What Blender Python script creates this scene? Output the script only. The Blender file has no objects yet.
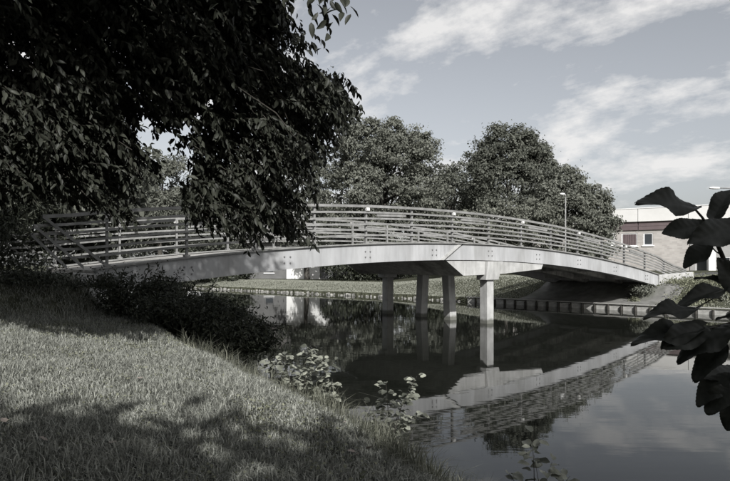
import bpy, bmesh, math, random
import numpy as np
from mathutils import Vector, Matrix

random.seed(7)
RNG = np.random.default_rng(11)
SC = bpy.context.scene
COL = SC.collection

# ------------------------------------------------------------------ camera
F, CX, HY, CAMZ = 600.0, 365.0, 265.0, 2.22     # focal length in photo pixels, principal column, horizon row, eye height over water
cam_data = bpy.data.cameras.new('camera')
cam = bpy.data.objects.new('camera', cam_data)
COL.objects.link(cam)
cam.location = (0, 0, CAMZ)
cam.rotation_euler = (math.radians(90), 0, 0)
cam_data.sensor_width = 36.0
cam_data.lens = F / 730.0 * 36.0
cam_data.shift_y = (HY - 240.5) / 730.0
cam_data.clip_start = 0.05
cam_data.clip_end = 3000
SC.camera = cam

# ------------------------------------------------------------------ sky and sun
SUN_H = Vector((0.24, -0.97, 0)).normalized()
SUN_EL = math.radians(35.5)
SUN_DIR = Vector((SUN_H.x * math.cos(SUN_EL), SUN_H.y * math.cos(SUN_EL), math.sin(SUN_EL)))
world = bpy.data.worlds.new('World')
SC.world = world
world.use_nodes = True
wn, wl = world.node_tree.nodes, world.node_tree.links
wn.clear()
w_out = wn.new('ShaderNodeOutputWorld')
w_bg = wn.new('ShaderNodeBackground')
w_bg.inputs['Strength'].default_value = 0.086
sky = wn.new('ShaderNodeTexSky')
sky.sky_type = 'NISHITA'
sky.sun_disc = False
sky.sun_elevation = SUN_EL
sky.sun_rotation = math.atan2(SUN_H.x, SUN_H.y)
sky.air_density = 1.0
sky.dust_density = 2.2
sky.ozone_density = 1.0
hsv = wn.new('ShaderNodeHueSaturation')
hsv.inputs['Saturation'].default_value = 0.27
hsv.inputs['Value'].default_value = 1.0
wl.new(sky.outputs[0], hsv.inputs['Color'])
tc = wn.new('ShaderNodeTexCoord')
sep = wn.new('ShaderNodeSeparateXYZ')
wl.new(tc.outputs['Generated'], sep.inputs[0])
def wmath(op, a, b=None, c=None):
    n = wn.new('ShaderNodeMath'); n.operation = op
    for i, v in enumerate((a, b, c)):
        if v is None: continue
        if isinstance(v, (int, float)): n.inputs[i].default_value = v
        else: wl.new(v, n.inputs[i])
    return n.outputs[0]
zz = wmath('ADD', wmath('MAXIMUM', sep.outputs[2], 0.0), 0.38)
pxn, pyn = wmath('DIVIDE', sep.outputs[0], zz), wmath('DIVIDE', sep.outputs[1], zz)
comb = wn.new('ShaderNodeCombineXYZ')
wl.new(pxn, comb.inputs[0]); wl.new(pyn, comb.inputs[1])
mp0 = wn.new('ShaderNodeMapping')
mp0.inputs['Rotation'].default_value = (0, 0, math.radians(40))
wl.new(comb.outputs[0], mp0.inputs[0])
mp = wn.new('ShaderNodeMapping')
mp.inputs['Location'].default_value = (-19.4754, -11.3308, 0.0)
mp.inputs['Scale'].default_value = (1.5, 3.0, 1)
wl.new(mp0.outputs[0], mp.inputs[0])
nz = wn.new('ShaderNodeTexNoise')
nz.inputs['Scale'].default_value = 1.0
nz.inputs['Detail'].default_value = 9
nz.inputs['Roughness'].default_value = 0.6
nz.inputs['Distortion'].default_value = 0.15
wl.new(mp.outputs[0], nz.inputs['Vector'])
ramp = wn.new('ShaderNodeValToRGB')
ramp.color_ramp.elements[0].position = 0.48
ramp.color_ramp.elements[0].color = (0, 0, 0, 1)
ramp.color_ramp.elements[1].position = 0.62
ramp.color_ramp.elements[1].color = (0.85, 0.85, 0.85, 1)
nzb = wn.new('ShaderNodeTexNoise')
nzb.inputs['Scale'].default_value = 4.5
nzb.inputs['Detail'].default_value = 7
nzb.inputs['Roughness'].default_value = 0.62
wl.new(comb.outputs[0], nzb.inputs['Vector'])
nsum = wmath('MULTIPLY_ADD', wmath('SUBTRACT', nzb.outputs['Fac'], 0.5), 0.58, nz.outputs['Fac'])
wl.new(nsum, ramp.inputs[0])
mixc = wn.new('ShaderNodeMix'); mixc.data_type = 'RGBA'
above = wn.new('ShaderNodeMapRange'); above.inputs[1].default_value = -0.01; above.inputs[2].default_value = 0.06
wl.new(sep.outputs[2], above.inputs[0])
wl.new(wmath('MULTIPLY', ramp.outputs[0], above.outputs[0]), mixc.inputs['Factor'])
wl.new(hsv.outputs[0], mixc.inputs[6])
mixc.inputs[7].default_value = (7.6, 7.5, 7.4, 1)
wl.new(mixc.outputs[2], w_bg.inputs['Color'])
wl.new(w_bg.outputs[0], w_out.inputs[0])

sun_data = bpy.data.lights.new('sun', 'SUN')
sun_data.energy = 4.4
sun_data.angle = math.radians(0.53)
sun_data.color = (1.0, 0.985, 0.965)
sun = bpy.data.objects.new('sun', sun_data)
COL.objects.link(sun)
sun.location = (10, -30, 40)
sun.rotation_euler = SUN_DIR.to_track_quat('Z', 'Y').to_euler()

SC.view_settings.view_transform = 'Standard'
SC.view_settings.look = 'None'
SC.view_settings.exposure = 0.45
SC.view_settings.gamma = 1.0
SC.view_settings.use_curve_mapping = False
SC.cycles.use_denoising = True
SC.cycles.max_bounces = 6
SC.cycles.diffuse_bounces = 3
SC.cycles.glossy_bounces = 3
SC.cycles.transmission_bounces = 3
SC.cycles.transparent_max_bounces = 4
SC.cycles.caustics_reflective = True
SC.cycles.sample_clamp_indirect = 2.0
SC.cycles.caustics_refractive = False

# ------------------------------------------------------------------ helpers
def at(x, y, d):
    """a point that the photo shows at pixel (x, y), d metres ahead"""
    return Vector(((x - CX) / F * d, d, CAMZ + (HY - y) * d / F))

def link(o, parent=None):
    COL.objects.link(o)
    if parent is not None:
        o.parent = parent
    return o

def tag(o, label=None, cat=None, group=None, kind=None):
    if label: o['label'] = label
    if cat: o['category'] = cat
    if group: o['group'] = group
    if kind: o['kind'] = kind
    return o

def empty(name, loc, label=None, cat=None, group=None):
    o = bpy.data.objects.new(name, None)
    o.empty_display_size = 0.3
    o.location = loc
    link(o)
    return tag(o, label, cat, group)

def bm_obj(name, bm, mat, parent=None, smooth=False):
    me = bpy.data.meshes.new(name)
    bmesh.ops.recalc_face_normals(bm, faces=bm.faces)
    bm.to_mesh(me); bm.free()
    me.materials.append(mat)
    if smooth:
        me.polygons.foreach_set('use_smooth', [True] * len(me.polygons))
    o = link(bpy.data.objects.new(name, me), parent)
    if parent is not None:
        o.matrix_parent_inverse = Matrix.Translation(-parent.location)
    return o

def mesh_obj(name, me, mat, parent=None):
    if mat is not None and not me.materials: me.materials.append(mat)
    o = link(bpy.data.objects.new(name, me), parent)
    if parent is not None:
        o.matrix_parent_inverse = Matrix.Translation(-parent.location)
    return o

def np_mesh(name, verts, faces, k):
    """verts (N,3), faces (M,k) -> mesh, fast"""
    me = bpy.data.meshes.new(name)
    verts = np.ascontiguousarray(verts, dtype=np.float32)
    faces = np.ascontiguousarray(faces, dtype=np.int32)
    me.vertices.add(len(verts)); me.vertices.foreach_set('co', verts.ravel())
    me.loops.add(faces.size); me.loops.foreach_set('vertex_index', faces.ravel())
    me.polygons.add(len(faces))
    me.polygons.foreach_set('loop_start', np.arange(0, faces.size, k, dtype=np.int32))
    me.polygons.foreach_set('loop_total', np.full(len(faces), k, dtype=np.int32))
    me.update(calc_edges=True)
    return me

def add_box(bm, lo, hi, M=None):
    vs = []
    for z in (lo[2], hi[2]):
        for y in (lo[1], hi[1]):
            for x in (lo[0], hi[0]):
                p = Vector((x, y, z))
                vs.append(bm.verts.new(M @ p if M else p))
    for f in ((0, 1, 3, 2), (4, 5, 7, 6), (0, 1, 5, 4), (2, 3, 7, 6), (0, 2, 6, 4), (1, 3, 7, 5)):
        bm.faces.new([vs[i] for i in f])

def add_tube(bm, pts, radii, sides=7, cap=True):
    pts = [Vector(p) for p in pts]
    rings = []
    up = Vector((0.13, 0.21, 1)).normalized()
    for i, p in enumerate(pts):
        t = (pts[min(i + 1, len(pts) - 1)] - pts[max(i - 1, 0)]).normalized()
        a = t.cross(up)
        if a.length < 0.05: a = t.cross(Vector((1, 0, 0)))
        a.normalize(); b = t.cross(a)
        rings.append([bm.verts.new(p + (a * math.cos(q) + b * math.sin(q)) * radii[i])
                      for q in [2 * math.pi * k / sides for k in range(sides)]])
    for r0, r1 in zip(rings, rings[1:]):
        for k in range(sides):
            bm.faces.new((r0[k], r0[(k + 1) % sides], r1[(k + 1) % sides], r1[k]))
    if cap:
        bm.faces.new(rings[0]); bm.faces.new(rings[-1])

def sweep(bm, prof_pts, sections):
    """closed profile swept through sections: sections is a list of functions/lists giving 3D rings"""
    rings = [[bm.verts.new(p) for p in s] for s in sections]
    n = len(rings[0])
    for r0, r1 in zip(rings, rings[1:]):
        for k in range(n):
            bm.faces.new((r0[k], r0[(k + 1) % n], r1[(k + 1) % n], r1[k]))
    bm.faces.new(rings[0]); bm.faces.new(list(reversed(rings[-1])))

def smooth01(t):
    t = np.clip(t, 0, 1)
    return t * t * (3 - 2 * t)

# ------------------------------------------------------------------ materials
def new_mat(name):
    m = bpy.data.materials.new(name)
    m.use_nodes = True
    nt = m.node_tree
    return m, nt, nt.nodes['Principled BSDF']

def noise_mat(name, c1, c2, scale=3.0, rough=0.8, bump=0.2, bump_scale=40.0, detail=8, spec=0.3, stretch=(1, 1, 1), dirt=None, dirt_scale=0.6, contrast=(0.35, 0.65), bump_dist=0.01):
    m, nt, b = new_mat(name)
    N, L = nt.nodes, nt.links
    tc = N.new('ShaderNodeTexCoord'); mp = N.new('ShaderNodeMapping')
    mp.inputs['Scale'].default_value = stretch
    L.new(tc.outputs['Object'], mp.inputs[0])
    n1 = N.new('ShaderNodeTexNoise'); n1.inputs['Scale'].default_value = scale; n1.inputs['Detail'].default_value = detail
    n1.inputs['Roughness'].default_value = 0.6
    L.new(mp.outputs[0], n1.inputs['Vector'])
    r = N.new('ShaderNodeValToRGB')
    r.color_ramp.elements[0].position, r.color_ramp.elements[1].position = contrast
    r.color_ramp.elements[0].color = (*c1, 1); r.color_ramp.elements[1].color = (*c2, 1)
    L.new(n1.outputs['Fac'], r.inputs[0])
    col = r.outputs[0]
    if dirt:
        n3 = N.new('ShaderNodeTexNoise'); n3.inputs['Scale'].default_value = dirt_scale; n3.inputs['Detail'].default_value = 7
        mp3 = N.new('ShaderNodeMapping'); mp3.inputs['Scale'].default_value = (1, 1, 0.25)
        L.new(tc.outputs['Object'], mp3.inputs[0]); L.new(mp3.outputs[0], n3.inputs['Vector'])
        r3 = N.new('ShaderNodeValToRGB')
        r3.color_ramp.elements[0].position = 0.5; r3.color_ramp.elements[1].position = 0.75
        L.new(n3.outputs['Fac'], r3.inputs[0])
        mx = N.new('ShaderNodeMix'); mx.data_type = 'RGBA'
        L.new(r3.outputs[0], mx.inputs['Factor']); L.new(col, mx.inputs[6]); mx.inputs[7].default_value = (*dirt, 1)
        col = mx.outputs[2]
    L.new(col, b.inputs['Base Color'])
    b.inputs['Roughness'].default_value = rough
    b.inputs['Specular IOR Level'].default_value = spec
    if bump:
        n2 = N.new('ShaderNodeTexNoise'); n2.inputs['Scale'].default_value = bump_scale; n2.inputs['Detail'].default_value = 6
        L.new(mp.outputs[0], n2.inputs['Vector'])
        bp = N.new('ShaderNodeBump'); bp.inputs['Strength'].default_value = bump; bp.inputs['Distance'].default_value = bump_dist
        L.new(n2.outputs['Fac'], bp.inputs['Height']); L.new(bp.outputs[0], b.inputs['Normal'])
    return m

def leaf_mat(name, c_dark, c_light, rough=0.5, spec=0.35, translucent=0.25, tcol=None):
    m, nt, b = new_mat(name)
    N, L = nt.nodes, nt.links
    g = N.new('ShaderNodeNewGeometry')
    r = N.new('ShaderNodeValToRGB')
    r.color_ramp.elements[0].color = (*c_dark, 1); r.color_ramp.elements[1].color = (*c_light, 1)
    L.new(g.outputs['Random Per Island'], r.inputs[0])
    L.new(r.outputs[0], b.inputs['Base Color'])
    b.inputs['Roughness'].default_value = rough
    b.inputs['Specular IOR Level'].default_value = spec
    if translucent:
        t = N.new('ShaderNodeBsdfTranslucent')
        if tcol: t.inputs['Color'].default_value = (*tcol, 1)
        else: L.new(r.outputs[0], t.inputs['Color'])
        mx = N.new('ShaderNodeMixShader'); mx.inputs[0].default_value = translucent
        L.new(b.outputs[0], mx.inputs[1]); L.new(t.outputs[0], mx.inputs[2])
        L.new(mx.outputs[0], N['Material Output'].inputs[0])
    return m

M = {}
M['concrete'] = noise_mat('pale_concrete', (0.32, 0.32, 0.312), (0.44, 0.44, 0.43), 2.5, 0.85, 0.25, 60, dirt=(0.25, 0.25, 0.238), dirt_scale=0.9)
def weather(m, streak=0.35, tide=True):
    nt = m.node_tree; N, L = nt.nodes, nt.links
    b = N['Principled BSDF']; src = b.inputs['Base Color'].links[0].from_socket
    tc = N.new('ShaderNodeTexCoord'); mp = N.new('ShaderNodeMapping'); mp.inputs['Scale'].default_value = (7, 7, 0.5)
    L.new(tc.outputs['Object'], mp.inputs[0])
    n = N.new('ShaderNodeTexNoise'); n.inputs['Scale'].default_value = 1.0; n.inputs['Detail'].default_value = 6; n.inputs['Roughness'].default_value = 0.65
    L.new(mp.outputs[0], n.inputs['Vector'])
    mr = N.new('ShaderNodeMapRange'); mr.inputs[1].default_value = 0.50; mr.inputs[2].default_value = 0.74; mr.inputs[3].default_value = 0; mr.inputs[4].default_value = streak
    L.new(n.outputs['Fac'], mr.inputs[0])
    mx = N.new('ShaderNodeMix'); mx.data_type = 'RGBA'; L.new(mr.outputs[0], mx.inputs['Factor']); L.new(src, mx.inputs[6]); mx.inputs[7].default_value = (0.10, 0.10, 0.085, 1)
    out = mx.outputs[2]
    if tide:
        sp = N.new('ShaderNodeSeparateXYZ'); L.new(tc.outputs['Object'], sp.inputs[0])
        n2 = N.new('ShaderNodeTexNoise'); n2.inputs['Scale'].default_value = 6; L.new(tc.outputs['Object'], n2.inputs['Vector'])
        ad = N.new('ShaderNodeMath'); ad.operation = 'MULTIPLY_ADD'; ad.inputs[1].default_value = 0.12; L.new(n2.outputs['Fac'], ad.inputs[0]); L.new(sp.outputs[2], ad.inputs[2])
        m2 = N.new('ShaderNodeMapRange'); m2.inputs[1].default_value = 0.17; m2.inputs[2].default_value = 0.27; m2.inputs[3].default_value = 0.8; m2.inputs[4].default_value = 0
        L.new(ad.outputs[0], m2.inputs[0])
        mz = N.new('ShaderNodeMix'); mz.data_type = 'RGBA'; L.new(m2.outputs[0], mz.inputs['Factor']); L.new(out, mz.inputs[6]); mz.inputs[7].default_value = (0.07, 0.072, 0.055, 1)
        out = mz.outputs[2]
    L.new(out, b.inputs['Base Color'])
weather(M['concrete'], 0.4)
M['girder'] = noise_mat('painted_girder', (0.31, 0.314, 0.318), (0.40, 0.404, 0.408), 1.6, 0.6, 0.1, 30, dirt=(0.22, 0.22, 0.215), dirt_scale=1.4, stretch=(1, 1, 0.35))
M['rough_concrete'] = noise_mat('rough_concrete', (0.30, 0.293, 0.275), (0.50, 0.49, 0.465), 5, 0.9, 0.9, 25, dirt=(0.12, 0.12, 0.11), dirt_scale=1.2, bump_dist=0.04)
weather(M['girder'], 0.30, False); weather(M['rough_concrete'], 0.5)
M['rail'] = noise_mat('weathered_rail', (0.165, 0.165, 0.16), (0.265, 0.265, 0.258), 4, 0.65, 0.2, 50, dirt=(0.15, 0.15, 0.14), dirt_scale=1.3)
M['steel'] = noise_mat('grey_steel', (0.10, 0.10, 0.10), (0.16, 0.16, 0.16), 6, 0.5, 0.1, 60)
M['dark_edge'] = noise_mat('weathered_edge_plate', (0.16, 0.16, 0.155), (0.26, 0.26, 0.25), 4, 0.7, 0.2, 40)
M['white'] = noise_mat('white_enamel', (0.76, 0.76, 0.75), (0.84, 0.84, 0.83), 8, 0.4, 0)
M['asphalt'] = noise_mat('asphalt', (0.05, 0.05, 0.05), (0.085, 0.085, 0.08), 20, 0.9, 0.5, 120)
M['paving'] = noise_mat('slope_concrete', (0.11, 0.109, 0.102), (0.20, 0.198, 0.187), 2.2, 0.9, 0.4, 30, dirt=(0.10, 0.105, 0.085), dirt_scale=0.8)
M['timber'] = noise_mat('wet_timber', (0.035, 0.033, 0.03), (0.075, 0.07, 0.062), 8, 0.8, 0.5, 30)
M['board'] = noise_mat('pale_board', (0.26, 0.257, 0.24), (0.40, 0.397, 0.375), 7, 0.8, 0.3, 40, dirt=(0.2, 0.2, 0.17), dirt_scale=1.5)
M['stone'] = noise_mat('bank_stone', (0.05, 0.05, 0.045), (0.34, 0.335, 0.31), 2.2, 0.9, 0.5, 30)
M['bark'] = noise_mat('bark', (0.035, 0.032, 0.028), (0.085, 0.08, 0.07), 10, 0.95, 0.9, 30, stretch=(1, 1, 0.25), bump_dist=0.03)
M['twig'] = noise_mat('twig_bark', (0.03, 0.028, 0.024), (0.06, 0.055, 0.045), 20, 0.8, 0.2, 80)
M['soil'] = noise_mat('grassy_soil', (0.030, 0.032, 0.022), (0.085, 0.088, 0.062), 3.5, 1.0, 0.9, 25, detail=12, spec=0.1, bump_dist=0.05)
M['grass'] = leaf_mat('grass_blade', (0.055, 0.059, 0.049), (0.47, 0.48, 0.43), 0.6, 0.3, 0.25)
M['far_grass'] = leaf_mat('far_grass_blade', (0.25, 0.257, 0.215), (0.38, 0.387, 0.33), 0.7, 0.15, 0.3)
M['tuft'] = leaf_mat('tuft_blade', (0.055, 0.060, 0.044), (0.25, 0.253, 0.20), 0.5, 0.3, 0.3)
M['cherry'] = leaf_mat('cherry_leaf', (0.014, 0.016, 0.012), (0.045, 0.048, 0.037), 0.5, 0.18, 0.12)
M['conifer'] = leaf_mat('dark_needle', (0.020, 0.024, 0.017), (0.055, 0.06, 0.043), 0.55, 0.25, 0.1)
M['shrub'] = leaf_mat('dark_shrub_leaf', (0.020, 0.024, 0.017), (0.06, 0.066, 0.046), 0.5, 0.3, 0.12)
M['tree_a'] = leaf_mat('far_leaf_mid', (0.085, 0.090, 0.074), (0.175, 0.181, 0.152), 0.55, 0.25, 0.22)
M['tree_b'] = leaf_mat('far_leaf_dark', (0.062, 0.067, 0.054), (0.135, 0.141, 0.117), 0.55, 0.25, 0.2)
M['tree_c'] = leaf_mat('far_leaf_pale', (0.10, 0.105, 0.086), (0.19, 0.195, 0.162), 0.55, 0.25, 0.25)
def per_leaf_mat(name, c0, c1):
    m = leaf_mat(name, c0, c1, 0.5, 0.35, 0.2)
    nt = m.node_tree
    oi = nt.nodes.new('ShaderNodeObjectInfo')
    rp = [n for n in nt.nodes if n.type == 'VALTORGB'][0]
    nt.links.new(oi.outputs['Random'], rp.inputs[0])
    return m
M['sapling'] = per_leaf_mat('sapling_leaf', (0.07, 0.075, 0.060), (0.32, 0.33, 0.275))
M['weed'] = leaf_mat('weed_leaf', (0.11, 0.118, 0.08), (0.27, 0.275, 0.20), 0.6, 0.2, 0.25)
M['dead_leaf'] = noise_mat('fallen_leaf_brown', (0.20, 0.17, 0.15), (0.34, 0.30, 0.27), 30, 0.8, 0.2, 60)

def alder_mat():
    m, nt, b = new_mat('alder_leaf')
    N, L = nt.nodes, nt.links
    tc = N.new('ShaderNodeTexCoord')
    oi = N.new('ShaderNodeObjectInfo')
    n = N.new('ShaderNodeTexNoise'); n.inputs['Scale'].default_value = 4; n.inputs['Detail'].default_value = 6
    L.new(tc.outputs['Object'], n.inputs['Vector'])
    r = N.new('ShaderNodeValToRGB')
    r.color_ramp.elements[0].position = 0.3; r.color_ramp.elements[1].position = 0.7
    r.color_ramp.elements[0].color = (0.020, 0.023, 0.018, 1); r.color_ramp.elements[1].color = (0.054, 0.058, 0.050, 1)
    ad = N.new('ShaderNodeMath'); ad.operation = 'MULTIPLY_ADD'; ad.inputs[1].default_value = 0.5
    L.new(oi.outputs['Random'], ad.inputs[0]); 
    sb_ = N.new('ShaderNodeMath'); sb_.operation = 'SUBTRACT'; sb_.inputs[1].default_value = 0.25
    L.new(n.outputs['Fac'], sb_.inputs[0]); L.new(sb_.outputs[0], ad.inputs[2])
    L.new(ad.outputs[0], r.inputs[0]); L.new(r.outputs[0], b.inputs['Base Color'])
    b.inputs['Roughness'].default_value = 0.5; b.inputs['Specular IOR Level'].default_value = 0.35
    t = N.new('ShaderNodeBsdfTranslucent'); L.new(r.outputs[0], t.inputs['Color'])
    mx = N.new('ShaderNodeMixShader'); mx.inputs[0].default_value = 0.12
    L.new(b.outputs[0], mx.inputs[1]); L.new(t.outputs[0], mx.inputs[2]); L.new(mx.outputs[0], N['Material Output'].inputs[0])
    return m
M['alder'] = alder_mat()

def water_mat():
    m, nt, b = new_mat('canal_water')
    N, L = nt.nodes, nt.links
    b.inputs['Base Color'].default_value = (0.010, 0.011, 0.009, 1)
    b.inputs['Roughness'].default_value = 0.018
    b.inputs['IOR'].default_value = 1.333
    tc = N.new('ShaderNodeTexCoord')
    mp = N.new('ShaderNodeMapping'); mp.inputs['Rotation'].default_value = (0, 0, math.radians(12)); mp.inputs['Scale'].default_value = (0.45, 1.5, 1)
    L.new(tc.outputs['Object'], mp.inputs[0])
    n1 = N.new('ShaderNodeTexNoise'); n1.inputs['Scale'].default_value = 1.1; n1.inputs['Detail'].default_value = 3; n1.inputs['Roughness'].default_value = 0.5
    n2 = N.new('ShaderNodeTexNoise'); n2.inputs['Scale'].default_value = 7; n2.inputs['Detail'].default_value = 2
    n3 = N.new('ShaderNodeTexNoise'); n3.inputs['Scale'].default_value = 0.12; n3.inputs['Detail'].default_value = 2
    for n in (n1, n2): L.new(mp.outputs[0], n.inputs['Vector'])
    L.new(tc.outputs['Object'], n3.inputs['Vector'])
    rr = N.new('ShaderNodeMapRange'); rr.inputs[1].default_value = 0.35; rr.inputs[2].default_value = 0.7; rr.inputs[3].default_value = 0.25; rr.inputs[4].default_value = 1.0
    L.new(n3.outputs['Fac'], rr.inputs[0])
    mm = N.new('ShaderNodeMath'); mm.operation = 'MULTIPLY_ADD'
    L.new(n2.outputs['Fac'], mm.inputs[0]); mm.inputs[1].default_value = 0.12; L.new(n1.outputs['Fac'], mm.inputs[2])
    bp = N.new('ShaderNodeBump'); bp.inputs['Distance'].default_value = 0.0032
    L.new(rr.outputs[0], bp.inputs['Strength'])
    L.new(mm.outputs[0], bp.inputs['Height']); L.new(bp.outputs[0], b.inputs['Normal'])
    return m
M['water'] = water_mat()

def glass_mat():
    m, nt, b = new_mat('window_glass')
    b.inputs['Base Color'].default_value = (0.05, 0.055, 0.06, 1)
    b.inputs['Roughness'].default_value = 0.05
    return m
M['glass'] = glass_mat()

def brick_mat(name, c1, c2, mortar):
    m, nt, b = new_mat(name)
    N, L = nt.nodes, nt.links
    tc = N.new('ShaderNodeTexCoord')
    sp = N.new('ShaderNodeSeparateXYZ'); L.new(tc.outputs['Object'], sp.inputs[0])
    cb = N.new('ShaderNodeCombineXYZ'); L.new(sp.outputs[0], cb.inputs[0]); L.new(sp.outputs[2], cb.inputs[1])
    bt = N.new('ShaderNodeTexBrick')
    bt.inputs['Color1'].default_value = (*c1, 1); bt.inputs['Color2'].default_value = (*c2, 1); bt.inputs['Mortar'].default_value = (*mortar, 1)
    bt.inputs['Scale'].default_value = 1.0
    bt.inputs['Brick Width'].default_value = 0.44; bt.inputs['Row Height'].default_value = 0.15; bt.inputs['Mortar Size'].default_value = 0.012
    L.new(cb.outputs[0], bt.inputs['Vector'])
    n = N.new('ShaderNodeTexNoise'); n.inputs['Scale'].default_value = 0.7; n.inputs['Detail'].default_value = 8
    L.new(tc.outputs['Object'], n.inputs['Vector'])
    mx = N.new('ShaderNodeMix'); mx.data_type = 'RGBA'; mx.blend_type = 'MULTIPLY'; mx.inputs['Factor'].default_value = 0.35
    L.new(bt.outputs[0], mx.inputs[6]); L.new(n.outputs['Fac'], mx.inputs[7])
    L.new(mx.outputs[2], b.inputs['Base Color'])
    b.inputs['Roughness'].default_value = 0.9
    return m
M['brick'] = brick_mat('pale_brick', (0.40, 0.375, 0.35), (0.52, 0.49, 0.46), (0.46, 0.45, 0.43))
M['cladding'] = noise_mat('pale_cladding', (0.58, 0.575, 0.555), (0.66, 0.655, 0.635), 0.6, 0.6, 0)
M['maroon'] = noise_mat('maroon_panel', (0.110, 0.085, 0.087), (0.138, 0.108, 0.110), 1.5, 0.55, 0)
M['grey_wall'] = noise_mat('grey_wall', (0.27, 0.268, 0.26), (0.33, 0.328, 0.32), 0.8, 0.85, 0)
M['house_grey'] = noise_mat('house_grey', (0.11, 0.11, 0.108), (0.15, 0.15, 0.147), 0.8, 0.85, 0)
M['render_white'] = noise_mat('white_render', (0.70, 0.70, 0.68), (0.78, 0.78, 0.76), 0.8, 0.85, 0)
M['roof_tile'] = noise_mat('grey_roof', (0.10, 0.095, 0.09), (0.16, 0.15, 0.145), 1.5, 0.85, 0.3, 10)

# ------------------------------------------------------------------ lie of the land
NEAR = np.array([(14, -14), (8, -6), (4.1, 0), (1.95, 3.6), (0.75, 6.0), (-0.45, 7.8), (-1.75, 9.9), (-3.5, 13.0), (-5.0, 16.0), (-12, 25), (-30, 43), (-70, 80)], float)
FAR = np.array([(60, -14), (30, 14), (22, 21.2), (15.3, 26.9), (11.75, 30.2), (7.8, 34.3), (1.0, 41.2), (-9.8, 51), (-24, 64), (-60, 98)], float)

def polydist(px, py, poly):
    best = np.full(np.shape(px), 1e9)
    for (ax, ay), (bx, by) in zip(poly, poly[1:]):
        dx, dy = bx - ax, by - ay
        t = np.clip(((px - ax) * dx + (py - ay) * dy) / (dx * dx + dy * dy), 0, 1)
        q = np.hypot(px - ax - t * dx, py - ay - t * dy)
        best = np.minimum(best, q)
    return best

def side(px, py, poly):
    """+1 on the left-hand (near/west) side of the polyline's travel direction, by its nearest segment"""
    best = np.full(np.shape(px), 1e9); s = np.zeros(np.shape(px))
    for (ax, ay), (bx, by) in zip(poly, poly[1:]):
        dx, dy = bx - ax, by - ay
        t = np.clip(((px - ax) * dx + (py - ay) * dy) / (dx * dx + dy * dy), 0, 1)
        q = np.hypot(px - ax - t * dx, py - ay - t * dy)
        c = dx * (py - ay) - dy * (px - ax)
        upd = q < best - 1e-9
        s = np.where(upd, np.sign(c), s); best = np.where(upd, q, best)
    return s

# bridge frame: n counts railing bays from the near abutment, w metres across away from us
U = Vector((773, 600, 0)).normalized(); V = Vector((-U.y, U.x, 0))
D0 = 14.3; BP0 = Vector(((108 - CX) / F * D0, D0, 0)); BAY = 0.0843 * D0 / U.y
WID = 6.2
N_END = 13.7
def deck_z(n):
    if n < -0.2: n = -0.2 + (n + 0.2) * 0.12
    if n > 14.2: n = 14.2 + (n - 14.2) * 0.25
    return 2.98 - (0.0212 if n < 6.3 else 0.0238) * (n - 6.3) ** 2
def B(n, w, z):
    p = BP0 + U * (BAY * n) + V * w
    return Vector((p.x, p.y, z))
def to_bridge(px, py):
    rx, ry = px - BP0.x, py - BP0.y
    return (rx * U.x + ry * U.y) / BAY, rx * V.x + ry * V.y

NRNG = np.random.default_rng(3)
_ph = NRNG.uniform(0, 6.28, (10, 2)); _k = NRNG.normal(0, 1, (10, 2)); _k /= np.linalg.norm(_k, axis=1)[:, None]
_f = NRNG.uniform(0.6, 3.2, 10)
def rough(px, py):
    z = 0
    for i in range(10):
        z = z + np.sin((px * _k[i, 0] + py * _k[i, 1]) * _f[i] + _ph[i, 0]) / (1 + _f[i])
    return z * 0.022

def ground_z(px, py):
    px = np.asarray(px, float); py = np.asarray(py, float)
    dn = polydist(px, py, NEAR) * side(px, py, NEAR)          # > 0 on our bank
    df = -polydist(px, py, FAR) * side(px, py, FAR)           # > 0 on the far bank
    hb = 0.72 + 0.034 * np.clip(py, -6, 16)
    near = -0.25 + (hb + 0.25) * smooth01((dn + 0.25) / 1.75) + 0.055 * np.clip(dn - 1.0, 0, 14) + rough(px, py)
    right = smooth01((px - 1.0) / 9.0)
    h1 = 0.40 + 0.75 * right; wd = 6.5 - 1.6 * right
    far = 0.27 + h1 * smooth01((df - 0.1) / wd) + 0.010 * right * np.clip(df - 6, 0, 60) + 0.6 * rough(px * 0.7, py * 0.7)
    far = np.where(df > 0.12, far, -1.0)
    n, w = to_bridge(px, py)
    edge = np.maximum(np.maximum(-0.5 - w, w - WID - 0.5), 0)
    emb_n = smooth01(1 - edge / 2.2) * smooth01((-0.15 - n) / 0.35) * (n > -14)
    near = near + (1.98 - near) * emb_n * (near < 1.98)
    emb_f = smooth01(1 - edge / 2.5) * smooth01((n - 13.1) / 0.7)
    far = far + (1.30 - far) * emb_f * (df > 0.5) * (far < 1.30)
    bed = np.full(px.shape, -1.0)
    z = np.where(dn > -0.25, near, np.where(df > -0.02, far, bed))
    return z
def gz(x, y): return float(ground_z(np.array([x]), np.array([y]))[0])

def axis_lines(segs):
    out = []
    for a, b, s in segs: out += list(np.arange(a, b, s))
    return np.array(out + [segs[-1][1]])
xs = axis_lines([(-900, -100, 100), (-100, -40, 10), (-40, -12, 1.0), (-12, 4, 0.2), (4, 24, 0.3), (24, 60, 1.5), (60, 150, 15), (150, 900, 125)])
ys = axis_lines([(-300, -40, 65), (-40, -8, 4), (-8, 2, 0.5), (2, 18, 0.2), (18, 48, 0.3), (48, 66, 0.6), (66, 110, 4), (110, 300, 30), (300, 1500, 200)])
gx, gy = np.meshgrid(xs, ys)
gzv = ground_z(gx, gy)
idx = np.arange(gx.size).reshape(gx.shape)
gf = np.stack([idx[:-1, :-1], idx[:-1, 1:], idx[1:, 1:], idx[1:, :-1]], -1).reshape(-1, 4)
me = np_mesh('ground', np.stack([gx, gy, gzv], -1).reshape(-1, 3), gf, 4)
me.polygons.foreach_set('use_smooth', np.ones(len(me.polygons), dtype=bool))
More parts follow.
